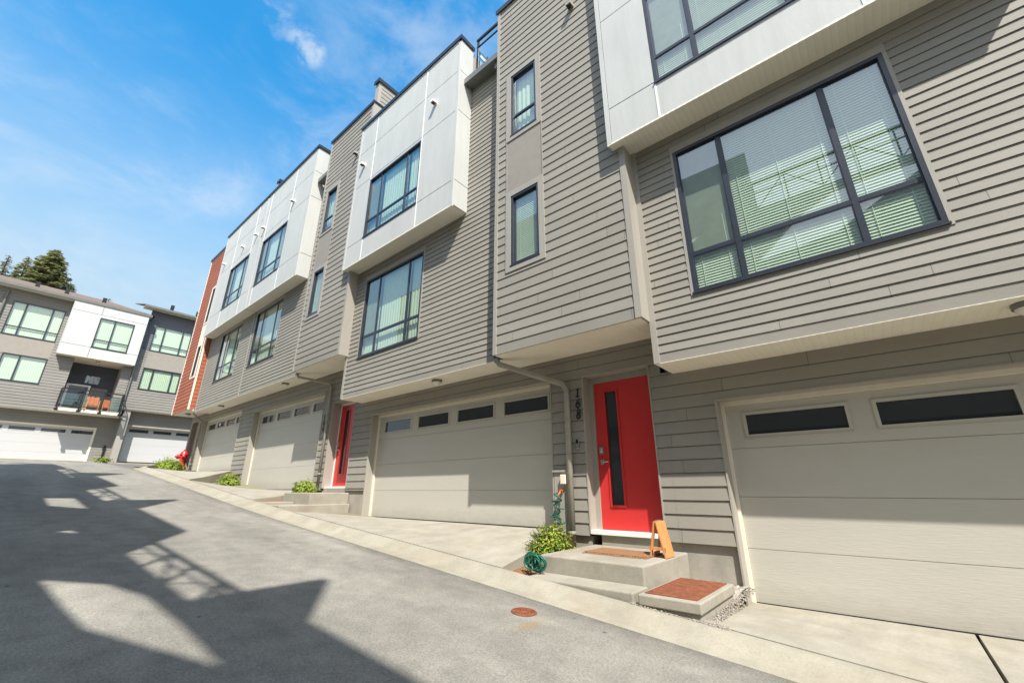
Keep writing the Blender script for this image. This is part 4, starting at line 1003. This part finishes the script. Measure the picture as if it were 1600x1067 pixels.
# ------------------------------------------------------------------ conifers beyond
def conifer(x, y, zb, zt, r, n, label, seed):
    random.seed(seed); r *= 1.6; n *= 1.25; t = thing('conifer_tree', label, 'tree', (x, y, zb), 'conifers beyond the far roof')
    m = MB(); m.tube([(x, y, zb), (x + .1, y, (zb + zt) / 2), (x, y, zt)], [.35, .2, .03], 8); f = MB()
    H = zt - zb; nb = int(n)
    for i in range(nb):
        q = (i / nb) ** .85; z = zb + H * (.5 + .5 * q); q = .5 + .5 * q; L_ = r * ((1 - q) ** .75) * random.uniform(.62, 1.12) + .12
        a = i * 2.399 + random.uniform(-.4, .4); dx, dy = math.cos(a), math.sin(a)
        sag = random.uniform(-.05, .30)
        P = [Vector((x + dx * L_ * s, y + dy * L_ * s, z - sag * L_ * s * s + .12 * L_ * s)) for s in (0, .33, .66, 1)]
        m.tube(P, [.04, .03, .02, .008], 4, False)
        k = int(12 + L_ * 17)
        for j in range(k):
            s = random.uniform(.15, 1) ** .8; base = P[0].lerp(P[3], s); base.z = z - sag * L_ * s * s + .12 * L_ * s
            sd = random.choice((-1, 1)); out_ = Vector((dx * .7 - dy * sd * .9, dy * .7 + dx * sd * .9, random.uniform(-.55, .15))).normalized()
            ll = (.20 + .34 * (1 - s)) * min(1, L_) * random.uniform(.6, 1.4) + .1; wv = out_.cross(Vector((0, 0, 1))).normalized() * ll * .24
            c = base + Vector([random.gauss(0, .05) for _ in range(3)]); tip = c + out_ * ll
            f.poly([c - wv * .4, c + out_ * ll * .5 - wv, tip, c + out_ * ll * .5 + wv])
    m.build('trunk', 'bark', t); f.build('crown', 'needle', t)
conifer(-60, -.9, 2, 23.2, 4.6, 230, 'tallest dense conifer rising over the far brown roof', 11)
conifer(-61, -2.55, 2, 22.0, 2.4, 110, 'conifer crowded against the left side of the tallest one', 12)
conifer(-60, -3.7, 2, 21.3, 1.2, 80, 'slim conifer left of the big pair', 13)
conifer(-60, -4.9, 2, 20.6, 1.3, 80, 'pointed conifer between two slimmer ones left of the big pair', 14)
conifer(-60, -5.9, 2, 19.9, 1.2, 70, 'lowest small conifer nearest the left edge of the picture', 15)
conifer(-61, .9, 2, 20.4, 2.4, 110, 'conifer spreading low to the right of the tallest one', 16)
conifer(-60, 3.95, 2, 19.5, .8, 60, 'single conifer tip just showing over the roof beside the bay', 17)

# ------------------------------------------------------------------ the facing row, behind the camera (it shades the lane and shows in the glass)
import mathutils.geometry as mg
SX, SZ = 1.4 * .51 / .35, 1.4 * .785 / .35
def facing(k, x0, x1, deckx, box, deckz, finx, finz, holes, label):
    """x0..x1 house, box=(x0,x1,z) parapet of its bay, deckx=(x0,x1) terrace span"""
    x0 -= SX; x1 -= SX; finx -= SX; deckx = (deckx[0] - SX, deckx[1] - SX); box = (box[0] - SX, box[1] - SX, box[2] - SZ); deckz -= SZ; finz -= SZ
    t = thing('townhouse', label, 'house', ((x0 + x1) / 2, -4, h((x0 + x1) / 2)), 'houses facing the row across the lane')
    zg = h((x0 + x1) / 2); fl = deckz - 2.1
    m = MB(); m.box(x0, x1, -12.6, -3.6, zg - 2, fl); m.box(x0, x1, -3.6, -2.9, zg + 2.9, fl); m.build('house_body', 'trim', t)
    m = MB(); lap(m, FN(-2.88), x0, x1, zg + 2.9, fl, .17); m.build('main_siding', 'main', t)
    m = MB(); lap(m, FN(-3.58), x0, x1, zg - 1, zg + 2.9, .165); m.build('lower_siding', 'low', t)
    # added screen: one polygonal skin shaped for the lane shadow, pierced for sun patches
    out_ = [(x0, fl), (x1, fl)]
    xs = sorted([(box[0], box[1], box[2]), (deckx[0], deckx[1], deckz)], reverse=True)
    for a, b, z in xs: out_ += [(b, z), (a, z)]
    cl = [out_[0], out_[1]]
    for p in out_[2:]:
        if (Vector(p) - Vector(cl[-1])).length > 1e-4: cl.append(p)
    loops = [[Vector((p[0], p[1], 0)) for p in cl]] + [[Vector((p[0], p[1], 0)) for p in hh] for hh in holes]
    tri = mg.tessellate_polygon(loops); flat = [p for lo in loops for p in lo]
    m = MB()
    for y in (-2.6, -2.72):
        n = len(m.v); m.v += [Vector((p.x, y, p.y)) for p in flat]
        for f3 in tri: m.f.append(tuple(n + q for q in f3))
    for lo in loops:
        for i in range(len(lo)):
            a, b = lo[i], lo[(i + 1) % len(lo)]; m.quad((a.x, -2.6, a.y), (b.x, -2.6, b.y), (b.x, -2.72, b.y), (a.x, -2.72, a.y))
    m.build('shadow_screen', 'white', t)
    m = MB(); m.box(x0, x1, -2.88, -2.6, fl - 2.4, fl - .001); m.build('sun_block_slab', 'cream', t)  # slab deepened to stop sun leaking in under the screen
    m = MB(); a, b = deckx; z = deckz
    m.box(a, b, -2.67, -2.6, z + .88, z + .96); m.box(a, b, -2.65, -2.61, z + .55, z + .58)
    nn = 5
    for i in range(nn + 1):
        x = a + (b - a) * i / nn; m.box(x - .018, x + .018, -2.65, -2.6, z, z + .88)
    for i in range(nn):
        xa, xb = a + (b - a) * i / nn, a + (b - a) * (i + 1) / nn
        if i % 2: xa, xb = xb, xa
        m.hexa([(xa - .012, -2.65, z), (xa + .012, -2.65, z), (xa + .012, -2.61, z), (xa - .012, -2.61, z), (xb - .012, -2.65, z + .88), (xb + .012, -2.65, z + .88), (xb + .012, -2.61, z + .88), (xb - .012, -2.61, z + .88)])
    m.build('terrace_rail', 'black', t)
    zl = min(box[2], finz) - 1.28; m = MB(); m.prism([(finx - .12, -2.6, zl), (finx - .12, -2.6, finz), (finx - .12, -3.75, finz), (finx - .12, -3.75, min(finz - .05, zl + 2.5))], (.12, 0, 0)); m.build('party_fin', 'trim', t)  # lower edge raked to shape the lane shadow and let the patch through
    garage_door(FN(-3.56), x0 + .5, x0 + 5.8, zg - .2, zg + 2.1, t)
    m = MB(); m.box(x1 - 1.3, x1 - .4, -3.57, -3.53, zg - .1, zg + 2.05); m.build('front_door', 'red_door', t)
    window(FN(-2.86), x0 + 1.2, x0 + 3.5, zg + 4.0, zg + 6.1, t, (x0 + 1.8, x0 + 2.9), zg + 4.5)
def sun_patch_hole(ps, sh=0):  # opening placed where sun rays to a lane patch cross the screen
    r = []
    for gx, gy in ps:
        t_ = (gy + 2.6) / .35; r.append((gx + .51 * t_, hs_(gx) + .785 * t_))
    return r
big = sun_patch_hole([(-6.15, .56), (-5.55, 1.08), (-5.0, 1.25), (-4.2, 1.30), (-2.95, 1.315), (-3.5, 1.10), (-4.4, .72), (-5.15, .64)])  # added openings, standing in for sun mirrored by the row's windows
p3 = sun_patch_hole([(-12.99, .91), (-12.93, 1.45), (-11.15, 1.50), (-11.79, .92)])
p2 = sun_patch_hole([(-9.43, .78), (-8.95, 1.10), (-8.39, 1.18), (-8.85, .85)])
p4 = sun_patch_hole([(-19.0, .6), (-18.6, .95), (-18.1, 1.0), (-18.5, .62)])
facing(0, 4.97, 12.8, (8.1, 12.8), (4.97, 8.1, 12.32), 10.0, 4.97, 13.85, [], 'house facing the row behind the camera, the lowest of four')
facing(1, -2.33, 4.965, (.8, 4.965), (-2.33, .8, 13.35), 11.2, -2.33 + .12, 15.5, [big, p2], 'house facing the row behind the camera, second lowest, shading the near lane')
facing(2, -9.7, -2.34, (-6.3, -2.34), (-9.7, -6.3, 14.5), 12.7, -9.6, 16.6, [p3], 'house facing the row behind the camera, third up the slope')
facing(3, -17.4, -9.71, (-13.2, -9.71), (-17.4, -13.2, 13.85), 13.1, -17.2, 13.85, [], 'house facing the row behind the camera, the highest of four')
